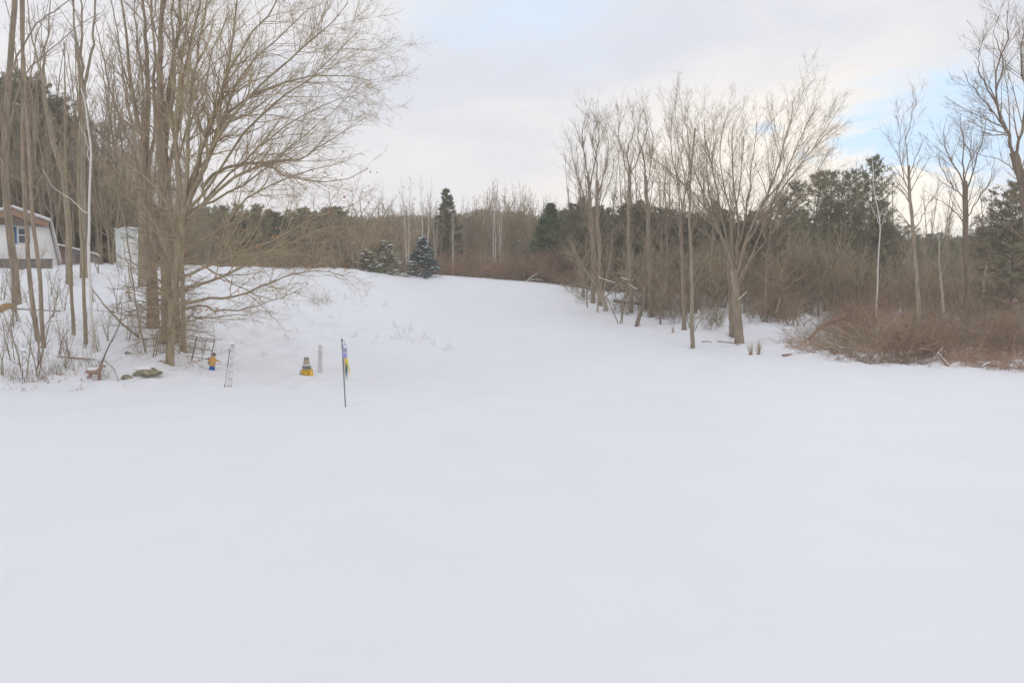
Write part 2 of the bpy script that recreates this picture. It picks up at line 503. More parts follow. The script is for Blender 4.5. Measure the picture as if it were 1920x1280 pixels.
# ------------------------------------------------------------------ setting: one snow sheet
def build_ground():
    xs = np.concatenate([[-260, -200, -140, -110], np.arange(-90, -46, 2.0), np.arange(-46, -26, .6), np.arange(-26, 34, .22), np.arange(34, 60, .7), np.arange(60, 86, 2.0), [100, 140, 200, 260]])
    ys = np.concatenate([[-120, -40], np.arange(-14, 2, 2.0), np.arange(2, 22, .4), np.arange(22, 60, .2), np.arange(60, 76, .4), np.arange(76, 130, 2.0), [135, 150, 180, 240, 320]])
    X, Y = np.meshgrid(xs, ys, indexing='xy')
    z = ground(X.ravel(), Y.ravel())
    ny, nx = X.shape
    i = np.arange(ny - 1)[:, None] * nx; j = np.arange(nx - 1)[None]
    q = np.stack([i + j, i + j + 1, i + nx + j + 1, i + nx + j], -1)
    b = MB().raw(np.stack([X.ravel(), Y.ravel(), z], -1), q.reshape(-1, 4))
    tag(b.obj('snow_ground', 'snow'), kind='structure')


build_ground()


# ------------------------------------------------------------------ branching
def unit(v):
    return v / (np.linalg.norm(v, axis=-1, keepdims=True) + 1e-12)


def grow(st, d, ln, r, S, wob, up, tip=.25, g=None):
    g = g or rng
    n = len(st)
    pts_ = np.empty((n, S + 1, 3)); pts_[:, 0] = st
    d = unit(d); p = st.copy()
    for s_ in range(S):
        d = unit(d + g.normal(size=(n, 3)) * wob + np.array([0, 0, up]))
        p = p + d * (ln / S)[:, None]
        pts_[:, s_ + 1] = p
    t = np.linspace(0, 1, S + 1)
    rad = r[:, None] * (1 - (1 - tip) * t[None])
    return pts_, rad


def sprout(pp, rr, per_m, t0, t1, a0, a1, lf, rf, rmin, maxlen=9e9, minlen=.0, g=None, taper=.6, cap=60):
    """child starts along parent polylines pp (n,S+1,3): positions, directions, lengths, radii"""
    g = g or rng
    n, S1, _ = pp.shape
    seg = np.linalg.norm(np.diff(pp, axis=1), axis=2)
    L_ = seg.sum(1)
    cnt = np.clip((L_ * per_m * (t1 - t0) + g.uniform(0, 1, n)).astype(int), 0, cap)
    idx = np.repeat(np.arange(n), cnt)
    if len(idx) == 0:
        return np.zeros((0, 3)), np.zeros((0, 3)), np.zeros(0), np.zeros(0)
    t = t0 + (t1 - t0) * g.uniform(0, 1, len(idx))
    f = t * (S1 - 1); i = np.minimum(f.astype(int), S1 - 2); w = (f - i)[:, None]
    a = pp[idx, i]; b = pp[idx, i + 1]
    pos = a * (1 - w) + b * w
    tan = unit(b - a)
    rv = g.normal(size=(len(idx), 3))
    perp = unit(rv - (rv * tan).sum(1, keepdims=True) * tan)
    ang = np.radians(g.uniform(a0, a1, len(idx)))[:, None]
    d = tan * np.cos(ang) + perp * np.sin(ang)
    ln = np.clip(L_[idx] * lf * (1 - taper * t) * g.uniform(.55, 1.25, len(idx)), minlen, maxlen)
    rl = rr[idx, i] * (1 - w[:, 0]) + rr[idx, i + 1] * w[:, 0]
    r = np.maximum(np.minimum(rl * rf, ln * .012 + rmin), rmin)
    return pos, d, ln, r


def branch_levels(mb, pp, rr, levels, leafs=None):
    """grow successive generations from parent polylines; every generation added to mb"""
    last = None
    for lv in levels:
        a = sprout(pp, rr, lv['d'], lv.get('t0', .15), lv.get('t1', 1.0), lv.get('a0', 20), lv.get('a1', 60), lv['lf'], lv.get('rf', .5), lv.get('rmin', .004),
                   lv.get('maxlen', 9e9), lv.get('minlen', .1), taper=lv.get('taper', .6), cap=lv.get('cap', 60))
        if len(a[0]) == 0:
            return last
        pp, rr = grow(a[0], a[1], a[2], a[3], lv.get('S', 4), lv.get('wob', .1), lv.get('up', .03), lv.get('tip', .3))
        mb.tubes(pp, rr, lv.get('k', 3))
        last = (pp, rr)
    return last


def smooth_line(ctrl, S, jit=0.0):
    """Catmull-Rom through control points -> S+1 points"""
    c = np.array(ctrl, float)
    if len(c) == 2:
        c = np.array([c[0], (c[0] + c[1]) / 2, c[1]])
    e = np.concatenate([[2 * c[0] - c[1]], c, [2 * c[-1] - c[-2]]])
    n = len(c) - 1
    t = np.linspace(0, n - 1e-6, S + 1); i = t.astype(int); f = (t - i)[:, None]
    p0, p1, p2, p3 = e[i], e[i + 1], e[i + 2], e[i + 3]
    r = .5 * (2 * p1 + (p2 - p0) * f + (2 * p0 - 5 * p1 + 4 * p2 - p3) * f ** 2 + (3 * p1 - p0 - 3 * p2 + p3) * f ** 3)
    if jit:
        j = rng.normal(size=r.shape) * jit; j[0] = 0
        r = r + j
    return r


def pline(px, Y, S=12, jit=0.02):
    """pixel polyline [(px,py[,dY])...] at distance Y -> 3-D smooth line"""
    return smooth_line([P(q[0], q[1], Y + (q[2] if len(q) > 2 else 0)) for q in px], S, jit)


def px_tree(name, label, Y, trunk, w0, w1, lv, bark='bark', twig='twig', limbs=(), group=None, cat='bare tree', limb_w=None, extra_r=1.0, k=8, trunk_lv=None):
    """a particular tree: trunk and limbs laid out from how the photo shows them at their distance, fine growth procedural.
    limbs: list of (polyline, start px width, end px width)"""
    s = 1 / ppm(Y)
    tp = pline(trunk, Y, 14, .015)
    base = tp[0].copy(); base[2] = gz(base[0], base[1]); tp[0, 2] = base[2] - .15
    root = thing(name, label, cat, base, group=group)
    tr = np.linspace(w0, w1, 15) * .5 * s
    flare = .9 + .15 * np.exp(-np.arange(15) * 1.5)
    MB().tubes(tp, tr * flare, k + 2).obj('trunk', bark, root, base)
    lp, lr = [], []
    sh = (.80 if name in ('tall_tree', 'vase_tree', 'twin_trunk_tree') else .86) if trunk[0][0] > 1000 else 1.0
    ex, ey = trunk[-1][:2]
    for pl, a, b in limbs:
        pl = [(ex + (q[0] - ex) * ((1.0 if name == 'vase_tree' else .92) if sh < 1 else 1), ey + (q[1] - ey) * (sh if q[1] < ey else 1), *q[2:]) for q in pl]
        q = pline(pl, Y, 12, .03)
        bb = b * (.55 if trunk[0][0] > 1000 else .8)
        r = (bb + (a * (.60 if trunk[0][0] > 1000 else 1.05) - bb) * (1 - np.linspace(0, 1, 13)) ** 1.25) * .5 * s
        MB().tubes(q, r, k).obj('limb', bark, root, base)
        lp.append(q); lr.append(r)
    mb = MB()
    if lp:
        branch_levels(mb, np.array(lp), np.array(lr), lv)
    if trunk_lv is not None:
        branch_levels(mb, tp[None], tr[None], trunk_lv)
    if mb.n:
        mb.obj('crown', twig, root, base)
    return root, np.array(lp) if lp else None, np.array(lr) if lr else None


def LV(*a):
    return [dict(zip(('d', 'lf', 'a0', 'a1', 'up', 'wob', 'S', 'rmin', 't0', 'taper'), x)) for x in a]


# ------------------------------------------------------------------ generic trees (prototypes of the wood)
def bare_tree(name, label, H, r, nl, l0, first, ang, up, bark, twig, lv, fork=1, cat='bare tree', S=14, lean=.02):
    root = thing(name, label, cat, (0, -400, 0))
    base = np.zeros((fork, 3)); base[:, :2] = rng.normal(size=(fork, 2)) * .12 * (fork > 1); base[:, 2] = -.4
    sp_ = (.07 if fork == 2 else .16) * (fork > 1)
    d = np.stack([rng.normal(size=fork) * sp_, rng.normal(size=fork) * sp_, np.ones(fork)], -1)
    tp, tr = grow(base, d, np.full(fork, H) * rng.uniform(.85, 1, fork), np.full(fork, r), S, lean * 1.6, .02, .12)
    MB().tubes(tp, tr, 6).obj('trunk', bark, root)
    mb = MB()
    a = sprout(tp, tr, nl / H, first, .97, ang[0], ang[1], l0, .5, .008, taper=.75)
    lp, lr = grow(a[0], a[1], a[2], a[3], 7, .09, up, .25)
    mb.tubes(lp, lr, 4)
    branch_levels(mb, lp, lr, lv)
    mb.obj('crown', twig, root)
    return root


def needles(mb, pos, tan, n_each, nl, nw, spread=.9, g=None, down=0.0):
    g = g or rng
    pos = np.repeat(pos, n_each, 0); tan = np.repeat(tan, n_each, 0)
    m = len(pos)
    d = unit(tan * .8 + g.normal(size=(m, 3)) * spread + np.array([0, 0, -down]))
    side = unit(np.cross(d, g.normal(size=(m, 3))))
    L_ = nl * g.uniform(.6, 1.3, m)[:, None]
    p = pos + g.normal(size=(m, 3)) * nl * .18
    v = np.stack([p - side * nw, p + side * nw, p + d * L_], 1)
    mb.raw(v.reshape(-1, 3), None, np.arange(m * 3).reshape(-1, 3))


def conifer(name, label, H, r, L0, first, whorl_gap, per, elev, droop, nmat, nl, nw, n_each, shape='spruce', snow=0, bark='bark_dark', sec=2.2, gap=.0, cat='conifer', loc=(0, -400, 0)):
    root = thing(name, label, cat, loc)
    tp, tr = grow(np.array([[0, 0, -.4]]), np.array([[0, 0, 1.0]]), np.array([H + .4]), np.array([r]), 12, .015, .02, .06)
    MB().tubes(tp, tr, 6).obj('trunk', bark, root)
    st, d, ln, rd = [], [], [], []
    h = first * H
    while h < H * .985:
        t = (h - first * H) / (H * (1 - first))
        for k in range(per):
            if rng.uniform() < gap:
                continue
            az = rng.uniform(0, 2 * PI)
            if shape == 'spruce':
                L_ = L0 * (1 - t) ** .85 * rng.uniform(.8, 1.08) + .12
            else:
                L_ = L0 * (math.sin(PI * min(1, .25 + .75 * t)) ** .6 * .9 + .12) * rng.uniform(.35, 1.15)
            e = math.radians(elev + 25 * t + rng.normal() * 7)
            f = h / H * 12; i = min(int(f), 11)
            st.append(tp[0, i] * (1 - f + i) + tp[0, i + 1] * (f - i))
            d.append((math.cos(az) * math.cos(e), math.sin(az) * math.cos(e), math.sin(e)))
            ln.append(L_); rd.append(.012 + .012 * L_)
        h += whorl_gap * rng.uniform(.7, 1.3) * (1 - .4 * t)
    bp, br = grow(np.array(st), np.array(d), np.array(ln), np.array(rd), 6, .05, droop, .2)
    fol = MB()
    wood = MB().tubes(bp, br, 3)
    a = sprout(bp, br, sec, .2, 1, 35, 65, .42, .4, .005, taper=.5, minlen=.12)
    sp, sr = grow(a[0], a[1] * np.array([1, 1, .35]), a[2], a[3], 3, .07, droop * .5, .4)
    wood.tubes(sp, sr, 3)
    wood.obj('branches', bark, root)
    for q in (sp[:, 1:], bp[:, 3:]):
        mid = q.reshape(-1, 3); tn = unit(np.gradient(q, axis=1)).reshape(-1, 3)
        needles(fol, mid, tn, n_each, nl, nw)
    fol.obj('foliage', nmat, root)
    if snow:
        sm = MB()
        cand = np.concatenate([sp[:, 2], bp[:, 4], bp[:, 5]])
        cand = cand[rng.permutation(len(cand))[:snow]]
        a_ = np.arange(7) * 2 * PI / 7
        for c in cand:
            rr_ = rng.uniform(.06, .2); th = rng.uniform(.03, .08)
            az = math.atan2(c[1], c[0])
            ring = lambda s_, z_: np.stack([c[0] + np.cos(a_) * rr_ * s_ * 1.5 * math.cos(az) - np.sin(a_) * rr_ * s_ * math.sin(az), c[1] + np.cos(a_) * rr_ * s_ * 1.5 * math.sin(az) + np.sin(a_) * rr_ * s_ * math.cos(az), np.full(7, c[2] + z_)], -1)
            v = np.concatenate([ring(1, .02), ring(.65, .02 + th * .75), [[c[0], c[1], c[2] + .02 + th]]])
            j = np.arange(7); j2 = (j + 1) % 7
            sm.raw(v, np.stack([j, j2, 7 + j2, 7 + j], -1), np.stack([7 + j, 7 + j2, np.full(7, 14)], -1))
        tag(sm.obj('snow', 'cap_snow', root), kind='stuff')
    return root


def shrub(name, label, H, spread, stems, twig, lv, cat='shrub', r=.012, arch=-.03, wob=.08, stem=None):
    root = thing(name, label, cat, (0, -400, 0))
    st = np.stack([rng.normal(size=stems) * spread * .22, rng.normal(size=stems) * spread * .22, np.full(stems, -.12)], -1)
    az = rng.uniform(0, 2 * PI, stems); e = rng.uniform(.15, 1.0, stems) * spread / H
    d = np.stack([np.cos(az) * e, np.sin(az) * e, np.ones(stems)], -1)
    pp, rr = grow(st, d, H * rng.uniform(.55, 1.1, stems), np.full(stems, r) * rng.uniform(.6, 1.3, stems), 7, wob, arch, .3)
    mb = MB()
    if H > 1.5:
        MB().tubes(pp, rr, 4).obj('stems', stem or twig, root)
    else:
        mb.tubes(pp, rr, 4)
    branch_levels(mb, pp, rr, lv)
    mb.obj('twigs' if H > 1.5 else 'stems', twig, root)
    return root


# ------------------------------------------------------------------ the trees one can tell apart
FINE = LV((2.3, .36, 18, 50, .05, .10, 5, .007, .25, .45), (4.6, .42, 20, 55, .04, .11, 4, .005), (5.5, .48, 20, 60, .03, .12, 3, .0036), (5.5, .55, 20, 60, .03, .12, 2, .003))
FINER = LV((3.8, .34, 18, 52, .02, .12, 6, .007, .2, .30), (4.8, .42, 18, 55, .02, .12, 4, .005, .1, .45), (5.8, .48, 20, 60, .02, .12, 3, .0034), (6.0, .6, 20, 60, .02, .12, 2, .0027))
SPARSE = LV((2.4, .32, 20, 55, .05, .10, 5, .006, .2, .4), (3.4, .42, 20, 60, .04, .12, 4, .005), (4.5, .48, 20, 60, .03, .12, 3, .0042), (5, .5, 20, 60, .03, .12, 2, .004))
UPLV = LV((3.2, .35, 14, 40, .03, .07, 6, .007, .28, .30), (4.2, .46, 15, 44, .03, .08, 5, .0052, .1, .40), (5.0, .52, 15, 42, .05, .08, 3, .004), (5.0, .6, 16, 48, .04, .09, 2, .0033))
TOP = LV((3.8, .44, 12, 36, .05, .05, 6, .007, .15, .30), (4.4, .46, 14, 40, .04, .07, 4, .005, .1, .40), (5.0, .52, 16, 46, .03, .09, 3, .0038), (5, .6, 18, 52, .03, .09, 2, .0032))
SIDE = LV((3.0, .20, 26, 55, .07, .06, 5, .007, .40, .2), (4.2, .44, 16, 45, .05, .08, 4, .005), (5.0, .52, 18, 50, .04, .09, 3, .0038), (5, .6, 18, 52, .03, .09, 2, .0032))
SHOOT = [dict(d=40, lf=.34, a0=50, a1=95, up=-.01, wob=.14, S=6, rmin=.005, rf=.08, t0=.10, t1=1, maxlen=3.1, minlen=.6, cap=500),
         dict(d=5, lf=.42, a0=20, a1=55, up=-.01, wob=.10, S=3, rmin=.0035, maxlen=1.2),
         dict(d=6, lf=.45, a0=20, a1=55, up=0, wob=.10, S=2, rmin=.003, maxlen=.6)]
SHOOT_FEW = [dict(SHOOT[0], d=18, t0=.02)] + SHOOT[1:]


def deep(limbs, spread, seed):
    """give flat limb tracings depth: every limb swings towards or away from the viewer along its length"""
    g = np.random.default_rng(seed)
    out = []
    for k, (pl, a, b) in enumerate(limbs):
        e = spread * (g.uniform(.25, 1) * (1 if k % 2 else -1))
        n = len(pl) - 1
        out.append(([(q[0], q[1], e * (i / n) ** 1.2) for i, q in enumerate(pl)], a, b))
    return out


A_LIMBS = [
    ([(343, 402), (362, 350), (372, 300), (395, 250), (420, 190), (440, 120), (455, 40), (462, -60)], 11, 3),
    ([(345, 392), (372, 345), (400, 290), (432, 215), (452, 165), (490, 120), (550, 70), (610, 20)], 11, 2),
    ([(350, 382), (385, 322), (410, 270), (460, 210), (520, 150), (590, 100), (640, 60), (695, 8)], 9, 1.5),
    ([(384, 352), (420, 320), (480, 306), (530, 305), (565, 300), (602, 297), (632, 275), (680, 250), (738, 225)], 7, 1.5),
    ([(352, 410), (390, 380), (440, 345), (500, 315), (524, 308), (540, 319), (560, 329), (612, 340), (680, 339), (738, 316)], 7, 1.5),
    ([(346, 420), (382, 385), (440, 328), (500, 280), (560, 238), (640, 200), (722, 178)], 6, 1.5),
    ([(352, 385), (395, 300), (430, 225), (470, 190), (530, 165), (600, 146), (680, 142), (745, 152)], 7, 1.5),
    ([(338, 470), (380, 455), (430, 420), (480, 372), (540, 345), (620, 320), (700, 300)], 6, 1.5),
    ([(334, 520), (385, 500), (440, 480), (500, 458), (560, 440), (630, 405), (712, 385)], 6, 1.5),
    ([(330, 545), (395, 530), (445, 512), (510, 478), (580, 450), (650, 425), (720, 428)], 6, 1.5),
    ([(327, 570), (400, 560), (448, 557), (512, 536), (560, 518), (620, 508), (690, 518)], 6, 1.3),
    ([(326, 580), (380, 572), (430, 584), (490, 578), (545, 562), (600, 540)], 5, 1.3),
    ([(322, 600), (360, 592), (400, 596), (460, 590), (535, 584)], 4, 1.2),
    ([(336, 490), (390, 500), (450, 530), (520, 560), (570, 560)], 4, 1.2),
    ([(344, 400), (352, 310), (356, 220), (364, 140), (382, 60), (398, -40)], 9, 3),
    ([(343, 400), (335, 300), (330, 220), (340, 130), (350, 40), (356, -60)], 8, 3),
    ([(330, 505), (300, 440), (270, 400), (230, 365), (190, 335)], 5, 1.2),
    ([(336, 455), (310, 380), (280, 340), (240, 312), (205, 300)], 5, 1.2),
    ([(326, 560), (290, 520), (250, 495), (212, 470)], 4, 1.2),
    ([(324, 590), (290, 575), (255, 580), (225, 600)], 3.5, 1.2),
    ([(348, 395), (400, 345), (470, 250), (530, 200), (610, 150), (680, 90), (720, 60)], 6, 1.5),
    ([(350, 400), (420, 370), (500, 330), (580, 270), (650, 220), (735, 150)], 5, 1.3),
    ([(345, 385), (380, 290), (415, 190), (470, 90), (540, 10), (580, -40)], 7, 2),
]
A_LIMBS = [([(350 + (q[0] - 350) * (.87 if q[0] > 350 else 1), q[1]) for q in pl], a, b) for pl, a, b in A_LIMBS]
_, lpA, lrA = px_tree('spreading_tree', 'big bare tree with long limbs fanning right, nearest trunk behind the rusty frame', 28.5,
                      [(318, 684), (320, 640), (324, 580), (330, 510), (338, 440), (346, 390)], 17, 15, FINER, 'bark_olive', 'twig_olive',
                      trunk_lv=SHOOT, limbs=deep(A_LIMBS, 4.5, 3))
px_tree('broad_tree', 'stoutest trunk of the left clump, dividing into straight upright stems', 31.6,
        [(322, 642), (320, 560), (315, 470), (311, 400), (308, 320)], 40, 25, FINE, 'bark', 'twig', trunk_lv=SHOOT_FEW,
        limbs=deep([([(309, 345), (303, 250), (300, 150), (303, 60), (304, -60)], 20, 7), ([(308, 335), (312, 230), (325, 120), (336, 40), (345, -60)], 14, 5),
                    ([(309, 360), (322, 290), (340, 200), (352, 100), (372, 20), (380, -50)], 10, 4), ([(308, 350), (296, 270), (290, 180), (288, 80), (285, -50)], 10, 4)], 2, 5))
px_tree('forked_tree', 'leaning tree of the left clump whose trunk forks into two dark stems', 33.5,
        [(288, 618), (285, 540), (281, 460), (277, 390), (274, 330)], 25, 20, FINE, 'bark', 'twig', trunk_lv=SHOOT_FEW,
        limbs=deep([([(274, 335), (268, 270), (257, 220), (247, 150), (238, 80), (225, -20)], 13, 4), ([(275, 330), (277, 230), (276, 130), (272, 40), (268, -60)], 13, 5),
                    ([(276, 345), (290, 260), (297, 170), (300, 80), (312, -20)], 8, 3), ([(272, 365), (250, 280), (215, 200), (195, 120), (180, 40)], 6, 2)], 2, 6))
px_tree('straight_tree', 'trunk standing on the crest right beside the white shed', 40.5,
        [(267, 538), (266, 470), (265, 400), (262, 320)], 16, 12, FINE, 'bark_grey', 'twig_grey',
        limbs=deep([([(262, 325), (250, 240), (235, 170), (225, 90), (210, 0)], 8, 2), ([(263, 330), (270, 240), (268, 150), (255, 60), (250, -40)], 8, 2),
                    ([(264, 380), (240, 320), (210, 290), (185, 230)], 4, 1.2)], 3, 7))
px_tree('slim_tree', 'slim grey stem rising through the left clump just behind the big spreading tree', 30.6,
        [(344, 640), (343, 560), (341, 470), (338, 380), (330, 290)], 10, 8, FINE, 'bark_grey', 'twig_tan',
        limbs=deep([([(330, 295), (322, 210), (330, 120), (322, 30), (325, -50)], 7, 3), ([(332, 310), (350, 240), (385, 170), (400, 90), (430, 20)], 5, 2)], 2, 8))
# the row of trunks on the bank at far left
px_tree('leaning_trunk_tree', 'thickest trunk at the far left, leaning in front of the house', 36,
        [(33, 568), (25, 490), (14, 400), (8, 300), (14, 180), (22, 80), (28, -40)], 16, 10, SPARSE, 'bark', 'twig',
        limbs=deep([([(17, 140), (40, 90), (70, 45), (100, 22), (140, -10)], 4, 2), ([(10, 250), (40, 160), (75, 110), (130, 62), (190, 20)], 4, 1.5), ([(9, 320), (-20, 220), (-40, 100)], 5, 2)], 2, 9))
px_tree('slender_tree', 'slender bare trunk crossing the house window, left of a close pair', 30,
        [(72, 636), (60, 560), (53, 480), (48, 390), (43, 290), (44, 150), (43, -20)], 9.5, 6, SPARSE, 'bark', 'twig',
        limbs=deep([([(44, 170), (30, 110), (20, 40), (0, -20)], 3, 1.2), ([(43, 200), (60, 130), (70, 60), (95, 0)], 3, 1.2)], 2, 10))
px_tree('slender_tree', 'slender bare trunk at the house corner, right one of a close pair', 29.4,
        [(83, 662), (78, 600), (75, 520), (64, 430), (58, 350), (52, 250), (47, 150), (38, -20)], 8.5, 6, SPARSE, 'bark', 'twig',
        limbs=deep([([(50, 210), (66, 150), (80, 90), (70, 10)], 3, 1.2), ([(60, 380), (90, 300), (100, 230)], 2.5, 1)], 2, 11))
px_tree('crooked_tree', 'trunk standing up on the bank before the brown lean-to', 40.5,
        [(130, 537), (129, 470), (127, 400), (118, 330), (100, 270), (86, 200), (82, 150)], 13, 7, SPARSE, 'bark_grey', 'twig_grey',
        limbs=deep([([(82, 155), (70, 110), (58, 60), (50, -20)], 5, 2), ([(82, 150), (84, 100), (92, 50), (96, -20)], 5, 2), ([(127, 400), (122, 320), (121, 200), (120, 80)], 5, 2)], 2, 12))
px_tree('pole_tree', 'thin pole of a tree rooted on the bank below the lean-to', 31.4,
        [(138, 627), (134, 540), (130, 450), (126, 370), (123, 260), (122, 150)], 7, 3, SPARSE, 'bark_olive', 'twig_tan',
        limbs=deep([([(124, 290), (140, 220), (146, 150)], 2, 1), ([(125, 330), (105, 270), (95, 210)], 2, 1)], 1.5, 13))
px_tree('forked_tree', 'tall trunk right of the lean-to that forks into three near the top', 42,
        [(158, 522), (156, 460), (155, 400), (154, 300), (154, 220), (156, 155)], 15, 10, SPARSE, 'bark_grey', 'twig_grey',
        limbs=deep([([(155, 170), (147, 110), (140, 50), (134, -40)], 7, 3), ([(156, 160), (152, 90), (154, 30), (152, -40)], 6, 3), ([(157, 160), (170, 110), (178, 50), (184, -40)], 6, 3)], 2, 14))
px_tree('pole_tree', 'thin olive trunk directly left of the white birch', 30.6,
        [(161, 641), (158, 560), (154, 470), (150, 390), (147, 300), (149, 200), (146, 90)], 7.5, 3.5, SPARSE, 'bark_olive', 'twig_tan',
        limbs=deep([([(148, 330), (165, 260), (175, 190)], 2, 1), ([(150, 400), (130, 330), (110, 300)], 2, 1)], 1.5, 15))
px_tree('birch', 'thin white birch stem on the left bank', 29,
        [(175, 664), (172, 600), (168, 520), (165, 450), (167, 385), (171, 300), (168, 255), (160, 200), (152, 165)], 7.5, 2, SPARSE, 'birch', 'pale_bark', cat='birch tree',
        limbs=deep([([(166, 400), (130, 372), (100, 350), (80, 318)], 1.8, .8), ([(170, 310), (160, 260), (150, 230)], 1.6, .8)], 1, 16))
px_tree('pole_tree', 'pale thin stem in front of the left clump beside the rusty frame', 29.6,
        [(274, 660), (262, 610), (254, 560), (245, 500), (236, 430), (225, 380)], 4, 2, SPARSE, 'bark_grey', 'twig_tan', limbs=deep([([(250, 540), (235, 480), (228, 440)], 2, 1)], 1, 17))

# right hand side
px_tree('vase_tree', 'large vase-shaped bare tree at the right edge of the clearing', 44,
        [(1386, 644), (1384, 610), (1381, 570), (1378, 535), (1376, 505)], 20, 15, UPLV, 'bark', 'twig',
        limbs=deep([
            ([(1377, 525), (1366, 470), (1352, 425), (1335, 385), (1310, 340), (1280, 300), (1245, 265), (1210, 232)], 9, 2),
            ([(1377, 530), (1360, 460), (1345, 400), (1325, 340), (1300, 270), (1285, 220), (1272, 180)], 9, 2),
            ([(1376, 510), (1362, 440), (1352, 370), (1340, 290), (1325, 225), (1322, 165)], 8, 2),
            ([(1376, 510), (1372, 440), (1368, 370), (1356, 300), (1350, 230), (1358, 160)], 8, 2),
            ([(1377, 505), (1383, 440), (1384, 385), (1376, 310), (1372, 240), (1375, 170)], 10, 2),
            ([(1378, 505), (1388, 440), (1398, 380), (1404, 310), (1412, 240), (1420, 160)], 8, 2),
            ([(1380, 520), (1396, 450), (1412, 395), (1436, 340), (1452, 290), (1465, 230), (1478, 180), (1487, 112)], 11, 2),
            ([(1380, 515), (1400, 445), (1425, 395), (1460, 330), (1495, 270), (1530, 215), (1556, 178)], 9, 2),
            ([(1382, 530), (1410, 470), (1430, 410), (1450, 340), (1476, 270), (1500, 200), (1528, 135)], 8, 2),
            ([(1383, 540), (1405, 490), (1440, 430), (1480, 360), (1530, 300), (1556, 270)], 6, 1.5),
            ([(1384, 590), (1420, 570), (1460, 556), (1500, 548)], 4, 1.2)], 4, 21))
px_tree('twin_trunk_tree', 'second trunk close behind the left side of the vase-shaped tree', 45.6,
        [(1374, 632), (1372, 590), (1371, 540), (1365, 480)], 14, 11, UPLV, 'bark', 'twig',
        limbs=deep([([(1366, 490), (1350, 430), (1330, 360), (1322, 280), (1318, 200)], 8, 2), ([(1366, 485), (1374, 400), (1392, 300), (1396, 200)], 7, 2), ([(1367, 500), (1330, 440), (1290, 400), (1262, 330)], 5, 1.5)], 3, 22))
px_tree('small_tree', 'small single-stemmed tree at the clearing edge with low drooping side branches', 42,
        [(1299, 651), (1298, 622), (1297, 560), (1297, 480), (1292, 400), (1296, 320), (1304, 240)], 9.5, 3, UPLV, 'bark_grey', 'twig_grey', trunk_lv=LV((1.5, .18, 30, 60, .05, .1, 5, .005), (3, .4, 20, 50, .04, .1, 4, .004), (5, .45, 20, 50, .04, .1, 3, .0035)),
        limbs=deep([([(1298, 624), (1285, 600), (1272, 588), (1262, 575)], 4, 1.5), ([(1299, 624), (1312, 604), (1328, 595), (1348, 585)], 3.5, 1.2), ([(1299, 622), (1306, 598), (1322, 578), (1335, 560)], 3, 1.2),
                    ([(1296, 410), (1283, 340), (1270, 270), (1262, 190)], 4, 1.5), ([(1295, 450), (1310, 380), (1325, 310)], 3, 1.2)], 2, 23))
px_tree('crooked_tree', 'short dark trunk leaning right at the clearing edge', 49.6,
        [(1193, 612), (1200, 590), (1205, 570), (1208, 540), (1206, 500), (1215, 440)], 9, 4, TOP, 'bark_dark', 'twig_grey',
        limbs=deep([([(1206, 570), (1180, 545), (1150, 530), (1120, 520)], 4, 1.2), ([(1207, 560), (1225, 520), (1250, 495), (1270, 480)], 3.5, 1.2), ([(1208, 540), (1190, 490), (1175, 450), (1160, 430)], 3.5, 1.2), ([(1206, 520), (1220, 460), (1240, 420)], 3, 1)], 2.5, 24))
px_tree('bushy_tree', 'short pale-trunked bushy tree nearest the crest on the right', 56,
        [(1136, 584), (1134, 570), (1130, 556)], 10, 8, TOP, 'pale_bark', 'twig_grey',
        limbs=deep([([(1132, 562), (1110, 540), (1085, 530), (1060, 530)], 4, 1.2), ([(1131, 558), (1105, 515), (1085, 480), (1070, 450)], 4, 1.2), ([(1131, 556), (1122, 500), (1112, 450), (1108, 420)], 4, 1.2), ([(1131, 556), (1140, 500), (1150, 450), (1148, 410)], 4, 1.2),
                    ([(1132, 560), (1160, 530), (1185, 510), (1200, 490)], 4, 1.2), ([(1132, 560), (1150, 545), (1175, 540), (1195, 548)], 3, 1), ([(1131, 565), (1105, 560), (1080, 556), (1065, 548)], 3, 1)], 3, 25))
px_tree('tall_tree', 'tall straight bare tree behind the short leaning dark trunk', 52.5,
        [(1221, 593), (1219, 540), (1216, 460), (1214, 390), (1210, 330)], 10, 7, TOP, 'bark', 'twig',
        trunk_lv=SIDE, limbs=deep([([(1211, 340), (1206, 290), (1196, 240), (1200, 185)], 6, 1.5), ([(1212, 360), (1222, 300), (1225, 250), (1218, 200)], 4, 1.5), ([(1213, 400), (1190, 340), (1175, 300), (1165, 250)], 3.5, 1.2), ([(1214, 420), (1235, 360), (1248, 310)], 3, 1.2)], 2.5, 26))
px_tree('tall_tree', 'tall slim bare tree behind the bushy tree, leftmost above the right wood', 59,
        [(1112, 560), (1112, 480), (1108, 400), (1102, 330)], 9, 6, TOP, 'bark', 'twig',
        trunk_lv=SIDE, limbs=deep([([(1103, 340), (1096, 280), (1090, 230), (1100, 180)], 5, 1.5), ([(1105, 360), (1118, 290), (1125, 230), (1115, 190)], 5, 1.5), ([(1107, 400), (1085, 340), (1072, 290), (1065, 240)], 4, 1.2), ([(1109, 420), (1128, 350), (1145, 290)], 3.5, 1.2)], 2.5, 27))
px_tree('tall_tree', 'tall twin bare tree just right of the leftmost tall one', 58,
        [(1126, 560), (1124, 480), (1120, 400), (1120, 340)], 8, 6, TOP, 'bark', 'twig',
        trunk_lv=SIDE, limbs=deep([([(1120, 350), (1118, 290), (1110, 240), (1122, 200)], 4, 1.5), ([(1121, 370), (1136, 310), (1142, 260), (1140, 220)], 4, 1.2), ([(1122, 400), (1145, 340), (1156, 280)], 3, 1.2)], 2.5, 28))
